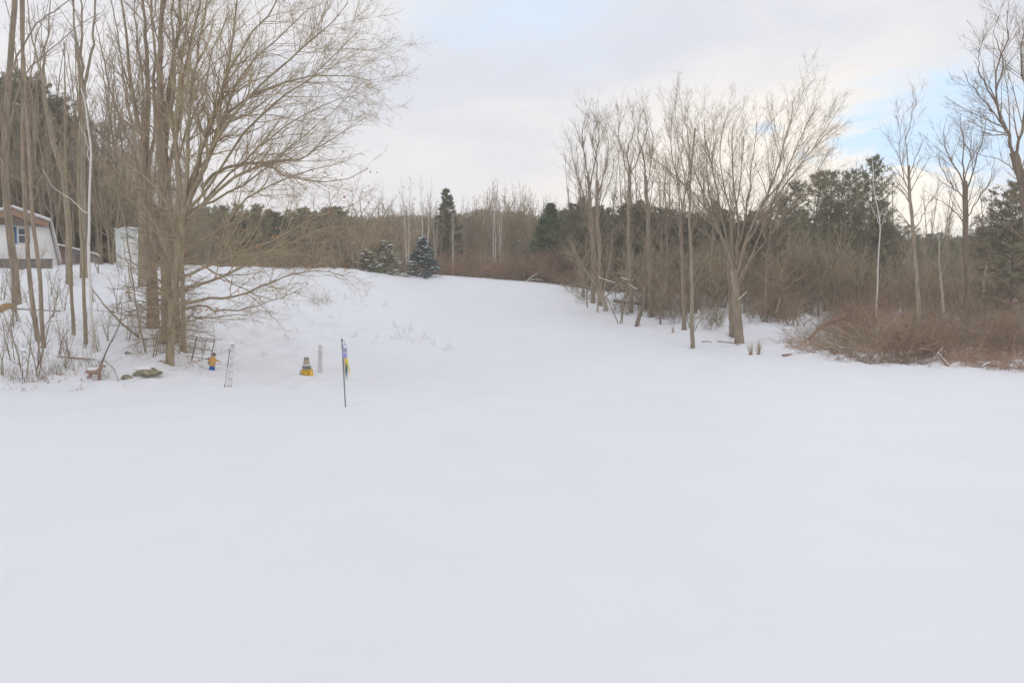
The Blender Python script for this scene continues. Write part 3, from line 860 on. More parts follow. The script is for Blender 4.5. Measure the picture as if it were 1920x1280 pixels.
px_tree('tall_tree', 'tall bare tree with a bent top between two straighter ones in the right wood', 55,
        [(1184, 590), (1182, 520), (1178, 440), (1180, 370), (1180, 310)], 8, 6, TOP, 'bark_grey', 'twig',
        trunk_lv=SIDE, limbs=deep([([(1180, 320), (1176, 270), (1190, 230), (1185, 185)], 5, 1.5), ([(1180, 340), (1166, 280), (1158, 230), (1170, 190)], 4, 1.2), ([(1180, 330), (1202, 280), (1216, 220), (1210, 180)], 4, 1.2)], 2.5, 29))
px_tree('tall_tree', 'tall bare tree with a forked dark stem just left of the vase-shaped tree', 47.5,
        [(1283, 606), (1281, 540), (1278, 460), (1275, 400)], 9, 7, TOP, 'bark', 'twig',
        trunk_lv=SIDE, limbs=deep([([(1276, 410), (1270, 340), (1262, 280), (1256, 220), (1258, 175)], 5, 1.5), ([(1276, 405), (1288, 340), (1296, 280), (1290, 220), (1282, 170)], 5, 1.5), ([(1277, 440), (1255, 370), (1230, 310), (1215, 260)], 3.5, 1.2)], 2.5, 30))
px_tree('corner_tree', 'big dark bare tree rising at the right edge of the picture', 30,
        [(1945, 700), (1940, 600), (1934, 480), (1925, 380), (1912, 325), (1900, 285)], 26, 16, TOP, 'bark_dark', 'twig',
        trunk_lv=SIDE, limbs=deep([([(1902, 295), (1890, 245), (1874, 215), (1866, 170), (1864, 110), (1885, 40), (1890, -20)], 11, 2), ([(1905, 300), (1918, 240), (1925, 170), (1915, 90), (1925, -10)], 10, 3), ([(1880, 228), (1850, 190), (1822, 150), (1800, 110)], 5, 1.5),
                    ([(1890, 250), (1850, 245), (1820, 220), (1796, 200)], 4, 1.2), ([(1866, 180), (1838, 130), (1828, 80), (1840, 30)], 5, 1.2), ([(1866, 150), (1880, 90), (1862, 30), (1868, -10)], 5, 1.2), ([(1910, 320), (1870, 300), (1830, 290), (1795, 260)], 3, 1)], 3, 31))
px_tree('round_crowned_tree', 'bare tree with a rounded crown standing out on the blue sky at right', 42,
        [(1816, 640), (1814, 560), (1812, 480), (1810, 400), (1810, 340)], 12, 10, TOP, 'bark_dark', 'twig',
        trunk_lv=SIDE, limbs=deep([([(1810, 350), (1804, 300), (1806, 250), (1800, 195)], 6, 1.5), ([(1810, 355), (1790, 310), (1775, 280), (1765, 240), (1770, 205)], 5, 1.2), ([(1811, 360), (1830, 310), (1838, 270), (1850, 230), (1846, 195)], 5, 1.2), ([(1811, 420), (1785, 395), (1765, 380), (1745, 370)], 4, 1.2),
                    ([(1811, 410), (1840, 370), (1862, 330), (1868, 290)], 4, 1.2), ([(1810, 345), (1818, 290), (1822, 240), (1828, 200)], 4, 1.2), ([(1811, 380), (1780, 345), (1760, 310), (1752, 280)], 4, 1.2)], 2.5, 32))
px_tree('slim_tree', 'slim crooked bare tree left of the round-crowned one, rising from the brush', 37,
        [(1722, 680), (1722, 600), (1719, 520), (1713, 440), (1706, 370), (1704, 310)], 10, 5, TOP, 'bark_grey', 'twig',
        trunk_lv=SIDE, limbs=deep([([(1705, 330), (1698, 270), (1706, 220), (1718, 170)], 4, 1.2), ([(1706, 370), (1690, 310), (1684, 260), (1690, 200)], 3.5, 1.2), ([(1712, 440), (1740, 390), (1765, 350)], 3, 1.2), ([(1719, 520), (1695, 470), (1670, 440)], 3, 1), ([(1705, 330), (1722, 280), (1742, 240)], 3, 1)], 2, 33))
px_tree('birch', 'white birch in the right wood, left of the slim crooked tree', 50,
        [(1643, 590), (1645, 530), (1648, 470), (1650, 420), (1640, 360), (1636, 300)], 3.6, 1.4, SPARSE, 'birch', 'pale_bark', cat='birch tree', limbs=deep([([(1650, 430), (1665, 400), (1680, 385)], 2, 1), ([(1650, 420), (1635, 390), (1620, 380)], 2, 1)], 1.5, 34))
px_tree('pale_tree', 'pale grey forked young tree among the brush at right', 49,
        [(1770, 590), (1766, 540), (1762, 500), (1762, 450)], 6, 3, SPARSE, 'pale_bark', 'twig_tan', limbs=deep([([(1764, 510), (1745, 490), (1728, 480)], 3, 1), ([(1762, 470), (1758, 430), (1762, 390)], 3, 1), ([(1765, 520), (1780, 480), (1775, 440)], 3, 1)], 1.5, 35))
px_tree('pale_tree', 'pale thin tree leaning right near the edge of the picture', 48,
        [(1843, 560), (1850, 500), (1862, 455), (1872, 410), (1884, 360)], 5, 2, SPARSE, 'pale_bark', 'twig_tan', limbs=deep([([(1865, 445), (1850, 410), (1846, 380)], 2, 1), ([(1872, 415), (1890, 380), (1905, 360)], 2, 1)], 1.5, 36))
px_tree('slim_tree', 'straight slim bare tree between the vase-shaped tree and the snowy brush', 51,
        [(1435, 600), (1436, 540), (1440, 470), (1448, 400)], 7, 3, TOP, 'bark', 'twig', trunk_lv=SIDE, limbs=deep([([(1438, 500), (1460, 450), (1490, 420), (1530, 400)], 3, 1), ([(1440, 470), (1425, 420), (1420, 370)], 3, 1)], 2, 37))


# ------------------------------------------------------------------ the wood behind: prototypes and copies
BG2 = LV((3.4, .42, 18, 50, .05, .09, 4, .010), (4.6, .48, 20, 55, .04, .11, 3, .008), (5.0, .55, 20, 60, .03, .12, 2, .007))
BGF = LV((4.0, .44, 18, 55, .05, .09, 4, .011), (5.0, .48, 20, 60, .04, .11, 3, .009), (5.5, .55, 20, 60, .03, .12, 2, .008))
PROTO = {}
USED = set()


def proto(key, obj, H):
    PROTO[key] = (obj, H)


proto('upright', bare_tree('bare_tree', None, 14, .13, 34, .30, .25, (18, 42), .07, 'bark_grey', 'twig', BG2), 14)
proto('upright2', bare_tree('bare_tree', None, 13, .11, 26, .34, .3, (15, 40), .08, 'bark', 'twig_grey', BG2, fork=2), 13)
proto('spreading', bare_tree('bare_tree', None, 9, .10, 30, .45, .25, (30, 65), .05, 'bark', 'twig_belt', BGF, lean=.04), 9)
proto('spreading_b', bare_tree('bare_tree', None, 9, .09, 26, .5, .2, (25, 60), .03, 'bark_grey', 'twig_olive_grey', BGF, fork=2, lean=.05), 9)
proto('tangled', bare_tree('tangled_tree', None, 5.5, .07, 16, .60, .18, (35, 80), .01, 'bark_grey', 'twig_belt', BGF, fork=3, lean=.06), 5.5)
proto('birch', bare_tree('birch', None, 12, .11, 24, .26, .3, (18, 40), .06, 'birch', 'pale_bark', BG2, fork=2, cat='birch tree'), 12)
proto('pale', bare_tree('pale_tree', None, 11, .09, 34, .30, .2, (18, 45), .06, 'pale_bark', 'twig_tan', BGF, fork=2), 11)
proto('sapling', bare_tree('sapling', None, 5.5, .04, 15, .40, .22, (20, 55), .045, 'bark_dark', 'twig_belt', BG2, fork=3, cat='sapling', lean=.06), 5.5)
proto('sapling_b', bare_tree('sapling', None, 5.5, .05, 22, .42, .25, (25, 65), .03, 'bark_dark', 'twig_olive_grey', BG2, fork=2, cat='sapling', lean=.07), 5.5)
proto('fir', conifer('fir', None, 12, .17, 3.0, .04, .42, 7, 2, .01, 'needle', .26, .035, 7, 'spruce'), 12)
proto('green_fir', conifer('fir', None, 10, .16, 3.2, .03, .40, 8, 6, .02, 'needle_green', .26, .035, 8, 'spruce'), 10)
proto('pine', conifer('pine', None, 14, .2, 3.2, .22, .62, 5, 12, .03, 'needle', .30, .03, 8, 'pine', sec=2.0, gap=.18), 14)
proto('brown_pine', conifer('hemlock', None, 14, .2, 4.2, .05, .5, 6, 5, .0, 'needle_brown', .30, .035, 8, 'pine', sec=2.2), 14)
SH = LV((5.5, .45, 15, 55, .02, .1, 4, .006), (7, .45, 20, 60, .02, .12, 3, .005))
proto('shrub_red', shrub('shrub', None, 2.4, 1.8, 32, 'twig_red', SH, arch=-.08, wob=.19, stem='bark', r=.014), 2.1)
proto('shrub_tan', shrub('shrub', None, 2.4, 2.2, 30, 'twig_belt', SH, arch=-.12, wob=.20, stem='twig_tan', r=.013), 1.9)
proto('shrub_grey', shrub('shrub', None, 2.6, 1.6, 20, 'twig_grey', SH, wob=.14), 2.3)
proto('bramble', shrub('bramble', None, 1.5, 2.4, 46, 'twig_red', SH, cat='bramble', arch=-.16, wob=.12), 1.1)


def place(key, px, Y, top=None, h=None, label=None, group=None, cat=None, wide=1.0, g=None):
    g = g or rng
    o, H = PROTO[key]
    x = P(px, 550, Y)[0]
    z = gz(x, Y)
    if h is None:
        h = max(1.0, P(px, top, Y)[2] - z)
    s = h / H
    rz = g.uniform(0, 2 * PI)
    sc = (s * wide, s * wide, s)
    if key not in USED:
        USED.add(key)
        o.location = (x, Y, z); o.rotation_euler = (0, 0, rz); o.scale = sc
        r = o
    else:
        r = copy_thing(o, (x, Y, z), rz, sc)
    r['label'] = label
    if group: r['group'] = group
    elif 'group' in r: del r['group']
    if cat: r['category'] = cat
    return r


def row(key, pxs, Ys, tops, label, group, wide=1.0, cat=None, jit=8):
    keys = key.split('+')
    for i, px in enumerate(pxs):
        place(keys[rng.integers(len(keys))], px + rng.normal() * jit, Ys[0] + (Ys[1] - Ys[0]) * rng.uniform(), np.interp(px, *tops) + rng.normal() * jit, None, label, group, cat, wide * rng.uniform(.85, 1.2))


# single conifers that stand out
def lone_spruce(px, top, Y, name, label, **kw):
    x = P(px, 550, Y)[0]; z = gz(x, Y); h = P(px, top, Y)[2] - z
    return conifer(name, label, h, .1, loc=(x, Y, z), cat='spruce', **kw)


lone_spruce(792, 444, 66, 'spruce', 'blue-green spruce with snow on its boughs behind the crest', L0=1.55, first=.02, whorl_gap=.22, per=9, elev=-2, droop=.01, nmat='needle_blue', nl=.16, nw=.02, n_each=8, sec=3.4, snow=190)
lone_spruce(722, 452, 64, 'spruce', 'dark spreading spruce with snow lines left of the blue-green one', L0=2.1, first=.02, whorl_gap=.26, per=8, elev=-2, droop=.0, nmat='needle', nl=.18, nw=.022, n_each=7, sec=3.0, snow=190)
lone_spruce(686, 468, 63, 'spruce', 'low dark spruce with snow patches, leftmost of the three snowy spruces', L0=1.7, first=.02, whorl_gap=.26, per=7, elev=-2, droop=.0, nmat='needle', nl=.18, nw=.022, n_each=7, sec=3.0, snow=120)

place('fir', 842, 84, 350, label='tall dark evergreen standing above the middle tree line', wide=1.05, cat='conifer')
place('green_fir', 1032, 78, 382, label='fresh green fir at the head of the clearing', wide=1.3)
place('pine', 1625, 68, 296, label='tallest pine on the right with a pointed open crown', wide=.85)
place('brown_pine', 1896, 47, 345, label='dark evergreen filling the right edge behind the corner tree', wide=1.0, cat='evergreen')
place('green_fir', 445, 74, 455, label='small green fir behind the lower limbs of the spreading tree', wide=1.1)

g1 = 'pines massed behind the vase-shaped tree'
for px, top, Y in ((1462, 372, 72), (1490, 345, 74), (1520, 326, 71), (1555, 322, 73), (1585, 325, 72), (1606, 345, 75), (1430, 400, 76), (1540, 380, 66), (1650, 380, 76), (1475, 410, 66), (1510, 395, 67), (1570, 385, 65), (1600, 400, 66), (1640, 410, 68)):
    place('pine', px, Y, top, label='open dark pine in the group right of the vase-shaped tree', group=g1, wide=1.05)
g1 = 'firs along the middle tree line'
for px, top, Y in ((1060, 392, 82), (1090, 366, 84), (1130, 388, 86), (1205, 372, 82), (1245, 392, 80), (1275, 405, 84), (1338, 372, 82), (1360, 392, 85), (1160, 410, 84), (1310, 410, 86), (1400, 400, 86), (1015, 400, 88), (1075, 410, 76), (1110, 400, 78), (1150, 400, 74), (1185, 395, 76), (1222, 402, 72), (1258, 412, 74), (1290, 418, 72), (1322, 408, 76), (1352, 412, 72), (1385, 415, 74), (1420, 420, 72), (1440, 405, 78)):
    place('fir', px, Y, top, label='dark fir half hidden behind the bare trees right of the clearing', group=g1, wide=1.15)
g1 = 'olive evergreens filling the right wood'
for px, top, Y in ((1062, 392, 72), (1085, 384, 74), (1112, 388, 71), (1138, 392, 73), (1168, 386, 70), (1196, 384, 72), (1228, 392, 70), (1262, 396, 72), (1300, 400, 70), (1334, 392, 71), (1370, 396, 70), (1408, 398, 69), (1660, 425, 72), (1690, 440, 74), (1840, 425, 66), (1930, 380, 60)):
    place('brown_pine' if px % 4 == 0 else 'pine', px, Y, top, label='olive evergreen filling the right wood behind the brush', group=g1, wide=1.25, cat='conifer')
g1 = 'distant evergreens low on the right horizon'
for px in range(1655, 1990, 12):
    place('pine' if px % 5 < 2 else 'fir', px + rng.normal() * 4, rng.uniform(98, 116), np.interp(px, [1650, 1700, 1800, 1860, 1990], [415, 438, 445, 430, 390]) + rng.normal() * 8, label='distant dark evergreen low on the horizon at right', group=g1, wide=1.3, cat='conifer')
g1 = 'evergreens behind the crest on the left'
for px in range(360, 660, 10):
    place('pine' if px % 20 else 'fir', px + rng.normal() * 4, rng.uniform(86, 104), np.interp(px, [360, 470, 560, 660], [396, 394, 398, 394]) + rng.normal() * 7, label='dark evergreen in the tree line beyond the left crest', group=g1, wide=1.25, cat='conifer')
g1 = 'hemlocks behind the house'
for px, top, Y in ((8, 150, 62), (45, 140, 64), (78, 158, 60), (112, 186, 62), (140, 225, 64), (165, 300, 66), (60, 260, 57), (125, 300, 58), (205, 340, 66), (240, 360, 67), (-30, 160, 62)):
    place('brown_pine', px, Y, top, label='dark brownish hemlock rising behind the house', group=g1, wide=.9)
g1 = 'tangled trees over the left crest'
for px, top, Y in ((570, 372, 64), (612, 350, 66), (650, 334, 65), (690, 330, 66), (722, 356, 68), (742, 366, 70), (630, 380, 62), (590, 400, 61), (535, 410, 62), (500, 425, 64), (670, 380, 62), (705, 400, 64)):
    place('tangled', px, Y, top, label='low tangled brown tree behind the left crest', group=g1, wide=1.15)
g1 = 'birches at the back of the clearing'
for px, top, Y in ((762, 318, 78), (800, 320, 76), (818, 400, 72), (848, 380, 73), (925, 330, 80), (940, 370, 78)):
    place('birch', px, Y, top, label='thin pale birch at the back of the clearing', group=g1, wide=.8)
g1 = 'pale bare trees of the middle wood'
row('pale', list(np.arange(745, 1050, 17)), (82, 98), ([740, 800, 860, 920, 980, 1050], [375, 360, 372, 328, 352, 368]), 'pale tan bare tree in the middle of the far tree line', g1, 1.1)
g1 = 'brown bare trees of the middle wood'
row('spreading+spreading_b+upright2', list(np.arange(690, 1075, 9)), (79, 92), ([690, 760, 860, 930, 1000, 1075], [372, 366, 372, 348, 362, 366]), 'brown bare tree in the middle of the far tree line', g1, .8)
g1 = 'grey bare trees of the right wood'
row('upright2+upright', [1075, 1092, 1108, 1128, 1145, 1155, 1165, 1172, 1198, 1208, 1240, 1252, 1262, 1270, 1295, 1310, 1320, 1345, 1450, 1470, 1530, 1600, 1610, 1585, 1640, 1665, 1680, 1740, 1765, 1785, 1840, 1860], (66, 82), ([1060, 1100, 1250, 1350, 1500, 1600, 1700, 1800], [270, 260, 280, 310, 310, 285, 310, 340]), 'thin grey bare tree inside the right wood', g1, .8)
g1 = 'brown bare trees of the right wood'
row('spreading+spreading_b', list(np.arange(1050, 1960, 12)), (54, 78), ([1050, 1200, 1400, 1500, 1600, 1680, 1760, 1960], [425, 432, 432, 412, 412, 440, 440, 425]), 'low brown bare tree inside the right wood', g1, .9)
g1 = 'bare trees behind the left clump'
row('upright', [160, 176, 190, 208, 228, 246, 190, 215, 290, 330, 365, 240, 395, 100, 60, 20, 125, 260, 200, 235, 180], (56, 80), ([150, 200, 260, 400], [60, 80, 100, 170]), 'tall bare tree standing behind the left clump', g1, .9)
g1 = 'bare trees behind the house and shed'
row('spreading+spreading_b', list(np.arange(-10, 420, 11)), (52, 74), ([-10, 100, 160, 200, 300, 420], [250, 230, 240, 250, 290, 380]), 'brown bare tree behind the house and shed', g1, 1.0)
g1 = 'brown bare trees before the hemlocks'
row('upright2', list(np.arange(-25, 180, 12)), (50, 57), ([-30, 60, 110, 160, 200], [150, 140, 170, 230, 240]), 'thin brown bare tree in front of the dark hemlocks', g1, 1.0)
g1 = 'pale young trees of the right wood'
row('pale', [1120, 1185, 1255, 1345, 1475, 1560, 1690, 1745, 1795, 1880], (54, 64), ([1100, 1300, 1600, 1900], [410, 400, 400, 420]), 'pale thin young tree inside the right wood', g1, .8)
# undergrowth one can still count
g1 = 'saplings of the right thicket'
row('sapling+sapling_b', list(np.arange(1150, 1960, 10)), (49, 66), ([1150, 1280, 1400, 1500, 1640, 1700, 1960], [455, 450, 450, 425, 425, 470, 465]), 'young bare sapling in the right thicket', g1, 1.0)
g1 = 'tangled low trees of the right thicket'
row('tangled', list(np.arange(1180, 1960, 30)), (52, 64), ([1150, 1300, 1500, 1640, 1700, 1960], [455, 450, 440, 440, 480, 470]), 'tangled low tree in the right thicket', g1, 1.05)
g1 = 'red-brown shrubs at the head of the clearing'
row('shrub_red', list(np.arange(610, 1110, 11)), (70, 77), ([600, 760, 820, 1000, 1110], [490, 486, 478, 470, 482]), 'red-brown shrub along the head of the clearing', g1, 1.25, jit=5)
g1 = 'brown shrubs behind the left crest'
row('shrub_tan', list(np.arange(390, 700, 13)), (61, 70), ([390, 700], [468, 462]), 'brown shrub just behind the left crest', g1, 1.3, jit=6)
g1 = 'brown shrubs of the right wood floor'
row('shrub_red+shrub_tan', list(np.arange(1080, 1960, 14)), (66, 78), ([1080, 1300, 1660, 1960], [500, 500, 510, 520]), 'brown shrub on the floor of the right wood', g1, 1.2, jit=6)
g1 = 'dark shrubs under the right wood'
row('shrub_grey+shrub_red', list(np.arange(1215, 1960, 15)), (51, 61), ([1200, 1400, 1700, 1960], [535, 528, 535, 530]), 'dark tangled shrub under the trees of the right wood', g1, 1.1, jit=6)
g1 = 'grey shrubs at the edge of the right wood'
for px, Y, h in ((1090, 60, 1.7), (1160, 55, 1.6), (1178, 54, 1.5), (1240, 51, 1.9), (1262, 49, 1.6), (1290, 50, 2.0), (1330, 47, 1.8), (1350, 48, 2.2), (1410, 49, 1.8), (1322, 50, 2.1), (1450, 54, 1.8), (1478, 52, 1.8), (1230, 56, 2.0), (1200, 57, 2.0), (1075, 63, 1.5), (1110, 60, 1.6)):
    place('shrub_grey', px, Y, h=h, label='grey twiggy shrub at the edge of the right wood', group=g1, wide=rng.uniform(.7, 1.3))
g1 = 'brown bushes of the right foreground thicket'
for px, Y, h in ((1580, 40, 1.9), (1610, 38, 2.0), (1640, 36.5, 2.1), (1668, 35.5, 2.0), (1700, 36.5, 1.9), (1735, 36, 2.0), (1765, 35, 1.7), (1800, 36, 1.9), (1835, 35, 2.0), (1870, 35, 1.9), (1905, 34, 1.9), (1940, 34, 2.0),
                 (1560, 44, 1.9), (1600, 44, 2.2), (1650, 42, 2.3), (1690, 43, 2.3), (1730, 42, 2.1), (1780, 42, 2.3), (1825, 41, 2.3), (1865, 42, 2.3), (1910, 41, 2.3), (1620, 48, 2.4), (1680, 49, 2.2), (1750, 49, 2.2), (1850, 49, 2.0), (1540, 47, 1.9), (1500, 49, 1.8), (1525, 44, 1.7), (1585, 42, 1.9), (1630, 40, 2.0), (1660, 39, 2.0), (1705, 40, 1.8), (1745, 39, 1.7), (1790, 38.5, 1.8), (1850, 38, 1.8), (1890, 38, 1.9), (1925, 37, 1.9), (1955, 36, 1.9), (1570, 47, 1.9), (1720, 46, 1.6), (1880, 46, 1.7), (1930, 45, 1.9), (1480, 51, 1.9), (1455, 52, 1.9)):
    place(('shrub_red', 'shrub_tan', 'shrub_red', 'shrub_red', 'shrub_grey')[rng.integers(5)], px + rng.normal() * 8, Y, h=h * rng.uniform(.65, 1.15), label='dense brown bush in the thicket at lower right', group=g1, wide=rng.uniform(.9, 1.4), cat='bush')
g1 = 'arching brambles along the snow edge'
for px, Y, h in ((1515, 41, 1.0), (1540, 40, 1.1), (1565, 38.5, 1.0), (1590, 37, .9), (1625, 35.5, .9), (1660, 34.6, .8), (1700, 34.2, .8), (1740, 33.8, .6), (1790, 33, .7), (1830, 32, .8), (1865, 31.2, .8), (1900, 30.6, .8), (1940, 30, .8), (1490, 43, .8), (1810, 34, 1.1), (1880, 33, 1.2)):
    place('bramble', px, Y, h=h, label='arching bramble where the thicket meets the snow', group=g1, wide=1.0)


def far_wood():
    """the distant wood that closes every gap of the tree line: one mass of small twig and needle pieces"""
    mb = MB()
    n = 170000
    x = rng.uniform(-120, 125, n); y = rng.uniform(118, 140, n)
    px = x / y * F + 960
    top = np.interp(px, [-300, 150, 350, 600, 760, 900, 1050, 1300, 1600, 1680, 1900, 2200], [330, 330, 405, 405, 408, 398, 400, 415, 430, 450, 440, 400])
    topz = CAMZ + (550 - top) / F * y
    crown = .5 + .5 * np.sin(x * 1.9 + np.sin(x * .73) * 3)
    topz = topz - 1.6 * crown * rng.uniform(.3, 1, n)
    gz_ = 3.6
    z = gz_ + (topz - gz_) * rng.uniform(0, 1, n) ** .75
    needles(mb, np.stack([x, y, z], -1), np.tile([0, 0, 1.0], (n, 1)), 2, .7, .10, 1.1)
    tag(mb.obj('far_wood', 'needle_brown'), 'hazy brown-green mass of the far wood closing the tree line', 'wood', kind='stuff')


far_wood()


# ------------------------------------------------------------------ house, lean-to, shed, board fence
def house():
    Y = 46.0
    s = 1 / ppm(Y)
    base = P(25, 503, Y); base[2] = gz(base[0], Y) - .35
    root = thing('gambrel_house', 'white gambrel-roofed house with brown gable trim and snowy roof edge on the bank', 'house', base)
    zz = lambda py: P(25, py, Y)[2] - base[2]
    xx = lambda px: (px - 25) * s * .86
    root.rotation_euler = (0, 0, math.radians(39))
    gam = [(xx(25 - 85), 0), (xx(25 + 85), 0), (xx(25 + 85), zz(490)), (xx(25 + 70), zz(417)), (0, zz(396)), (xx(25 - 70), zz(417)), (xx(25 - 85), zz(490))]
    MB().prism(gam, 0, 7).obj('wall', 'siding', root, smooth=False)
    # horizontal laps of the siding, real strips standing 12 mm proud
    lap = MB()
    for py in range(442, 500, 5):
        w = np.interp(py, [417, 490], [70, 85]) - 1.5
        if 425 < py < 457:
            for a, b in ((-60 + 2, 16.5), (59, 25 + w)):
                lap.box(((xx(a) + xx(b)) / 2, -.006, zz(py)), (xx(b) - xx(a), .012, .014))
        else:
            lap.box((0, -.006, zz(py)), (2 * w * s, .012, .014))
    lap.obj('siding_lap', 'siding', root, smooth=False)
    # roof: two slopes each side, overhanging the gable by 0.5 m
    def slope(p0, p1, th):
        (x0, z0), (x1, z1) = p0, p1
        dx, dz = x1 - x0, z1 - z0; l = math.hypot(dx, dz); nx, nz = -dz / l * th, dx / l * th
        if nz < 0: nx, nz = -nx, -nz
        return [(x0, z0), (x1, z1), (x1 + nx, z1 + nz), (x0 + nx, z0 + nz)]
    pk = (0, zz(392)); br = (xx(96), zz(414)); ev = (xx(112), zz(494))
    rf = MB(); sn = MB()
    for sg in (1, -1):
        f = lambda p: (p[0] * sg, p[1])
        rf.prism(slope(f(pk), f(br), .09), -.55, 7.2); rf.prism(slope(f((br[0] + .004, br[1] - .004)), f(ev), .08), -.32, 7.2)
        up = lambda p, d: (p[0], p[1] + d)
        sn.prism(slope(up(f(pk), .093), up(f(br), .093), .10), -.53, 7.15)
        sn.prism(slope((f(br)[0] + .085 * sg, br[1] + .05), (f(ev)[0] + .085 * sg, ev[1] + .12), .04), -.31, 7.1)
    rf.obj('roof', 'shingle', root, smooth=False)
    sn.obj('roof_snow', 'cap_snow', root, smooth=False)
    # brown fascia boards under the gable edge and a dark block painted as the shade below
    fa = MB()
    for sg in (1, -1):
        p0, p1 = (0.0, pk[1] - .02), (xx(93) * sg, zz(414.5))
        fa.prism([p0, p1, (p1[0], p1[1] - .33), (0, p0[1] - .36)], -.50, -.42)
    fa.obj('fascia', 'fascia', root, smooth=False)
    MB().prism([(xx(-42), zz(422.5)), (xx(92), zz(422.5)), (xx(92), zz(415)), (0, zz(398)), (xx(-42), zz(415))], -.40, -.02).obj('gable_shade', 'dark_wood', root, smooth=False)
    # windows
    for x0, x1, y0, y1, tr, lab in ((22, 31, 427, 455, 'blue_trim', 'window with a blue frame'), (37, 58, 428, 455, 'white_trim', None)):
        fr = MB(); t = .055
        a, b, c, d = xx(x0), xx(x1), zz(y1), zz(y0)
        fr.box(((a + b) / 2, -.03, c - t / 2), (b - a + 2 * t, .09, t)); fr.box(((a + b) / 2, -.03, d + t / 2), (b - a + 2 * t, .09, t))
        fr.box((a - t / 2, -.03, (c + d) / 2), (t, .085, d - c)); fr.box((b + t / 2, -.03, (c + d) / 2), (t, .085, d - c))
        fr.box(((a + b) / 2, -.035, (c + d) / 2 + .04), (b - a, .05, .05))
        w = fr.obj('window', tr, root, smooth=False)
        if lab: w['label'] = lab
        MB().box(((a + b) / 2, -.012, (c + d) / 2), (b - a, .02, d - c)).obj('pane', 'pane', w, smooth=False)
    return root


house()
# low boarded skirt in front of the house
q = P(40, 503, 45.2)
bz = gz(q[0], 45.2)
root = thing('board_fence', 'low grey board wall along the foot of the house', 'fence', (q[0], 45.2, bz - .2))
b = MB()
for i in range(14):
    b.box((-3.1 + i * .36 + .0, 0, .42 + .012 * (i % 3)), (.34, .05, .62))
b.obj('boards', 'grey_wood', root, smooth=False)
MB().box((-.75, -.012, .76), (5.1, .11, .05)).obj('rail', 'dark_wood', root, smooth=False)

# lean-to right of the house
Y = 48.5; s = 1 / ppm(Y)
base = P(146, 500, Y); base[2] = gz(base[0], Y) - .4
root = thing('lean_to', 'brown lean-to with a sloping snow-covered roof beside the house', 'shed', base)
z = lambda py: P(146, py, Y)[2] - base[2]
x = lambda px: (px - 146) * s * .9
root.rotation_euler = (0, 0, math.radians(24))
MB().prism([(x(113), 0), (x(176), 0), (x(176), z(478)), (x(113), z(463))], 0, 3).obj('wall', 'mauve_board', root, smooth=False)
MB().prism([(x(111), z(463.5)), (x(182), z(480)), (x(182), z(477)), (x(111), z(460.5))], -.5, 3.1).obj('roof', 'dark_wood', root, smooth=False)
MB().prism([(x(111), z(460.2)), (x(181.5), z(476.7)), (x(181.5), z(473.8)), (x(111), z(457.8))], -.48, 3.1).obj('roof_snow', 'cap_snow', root, smooth=False)
MB().box((x(116), -.06, z(483)), (.26, .12, 1.2)).obj('post', 'wood_brown', root, smooth=False)
MB().box((x(151), -.02, z(486)), (.5, .04, .55)).obj('shutter', 'grey_wood', root, smooth=False)

# white upright shed
Y = 46.5; s = 1 / ppm(Y)
base = P(238, 503, Y); base[2] = gz(base[0], Y) - .3
root = thing('white_shed', 'narrow white upright shed with a snowy flat top behind the left clump', 'shed', base)
zt = P(238, 430, Y)[2] - base[2]; w = 40 * s
MB().box((0, .6, zt / 2), (w, 1.2, zt)).obj('wall', 'shed_panel', root, smooth=False)
MB().box((-.01, -.012, zt - .36), (w * .94, .024, .34)).obj('header', 'shed_band', root, smooth=False)
b = MB(); b.box((w * .10, -.012, zt * .42), (w * .66, .024, zt * .78)); o = b.obj('door', 'white_trim', root, smooth=False)
MB().box((w * .37, -.04, zt * .45), (.03, .05, .12)).obj('handle', 'dark_metal', o, smooth=False)
MB().box((0, .6, zt + .022), (w + .12, 1.32, .045)).obj('roof', 'shed_band', root, smooth=False)
MB().blob((0, .6, zt + .05), (w * .54, .68, .13), 5, .1, 20, 9, flat=0).obj('roof_snow', 'cap_snow', root)


# ------------------------------------------------------------------ garden things on the snow
def on(px, py, Y):
    q = P(px, py, Y)
    q[2] = gz(q[0], Y)
    return q


def rod(mb, a, b, r, k=5, cap=True):
    mb.tubes(np.linspace(a, b, 3)[None], np.full((1, 3), r), k, cap)


def rusty_frame():
    Y = 29.6
    s = 1 / ppm(Y)
    c = on(340, 684, Y)
    root = thing('metal_frame', 'rusty open metal grid frame leaning askew behind the nearest trunk', 'metal frame', c)
    X = lambda px, py, dy=0.0: P(px, py, Y + dy) - c
    TL, TR, BL, BR = (297, 622), (403, 637), (286, 673), (391, 690)
    lerp = lambda a, b, t: (a[0] + (b[0] - a[0]) * t, a[1] + (b[1] - a[1]) * t)
    outer = MB(); bars = MB()
    pt = lambda u, v, d=0.0: X(*lerp(lerp(TL, TR, u), lerp(BL, BR, u), v), d + v * -.25)
    for v in (0, .08):
        rod(outer, pt(0, v), pt(1, v), .017)
    rod(outer, pt(0, 1), pt(1, 1), .02)
    for u in (0, .045, 1):
        rod(outer, pt(u, -.02), pt(u, 1.02), .019)
    outer.obj('frame', 'rust', root)
    for u, r in ((.22, .012), (.44, .02), (.68, .024), (.85, .012)):
        rod(bars, pt(u, 0), pt(u, 1), r)
    for v in (.38, .70):
        rod(bars, pt(0, v), pt(1, v), .013)
    bars.obj('bars', 'rust', root)


rusty_frame()


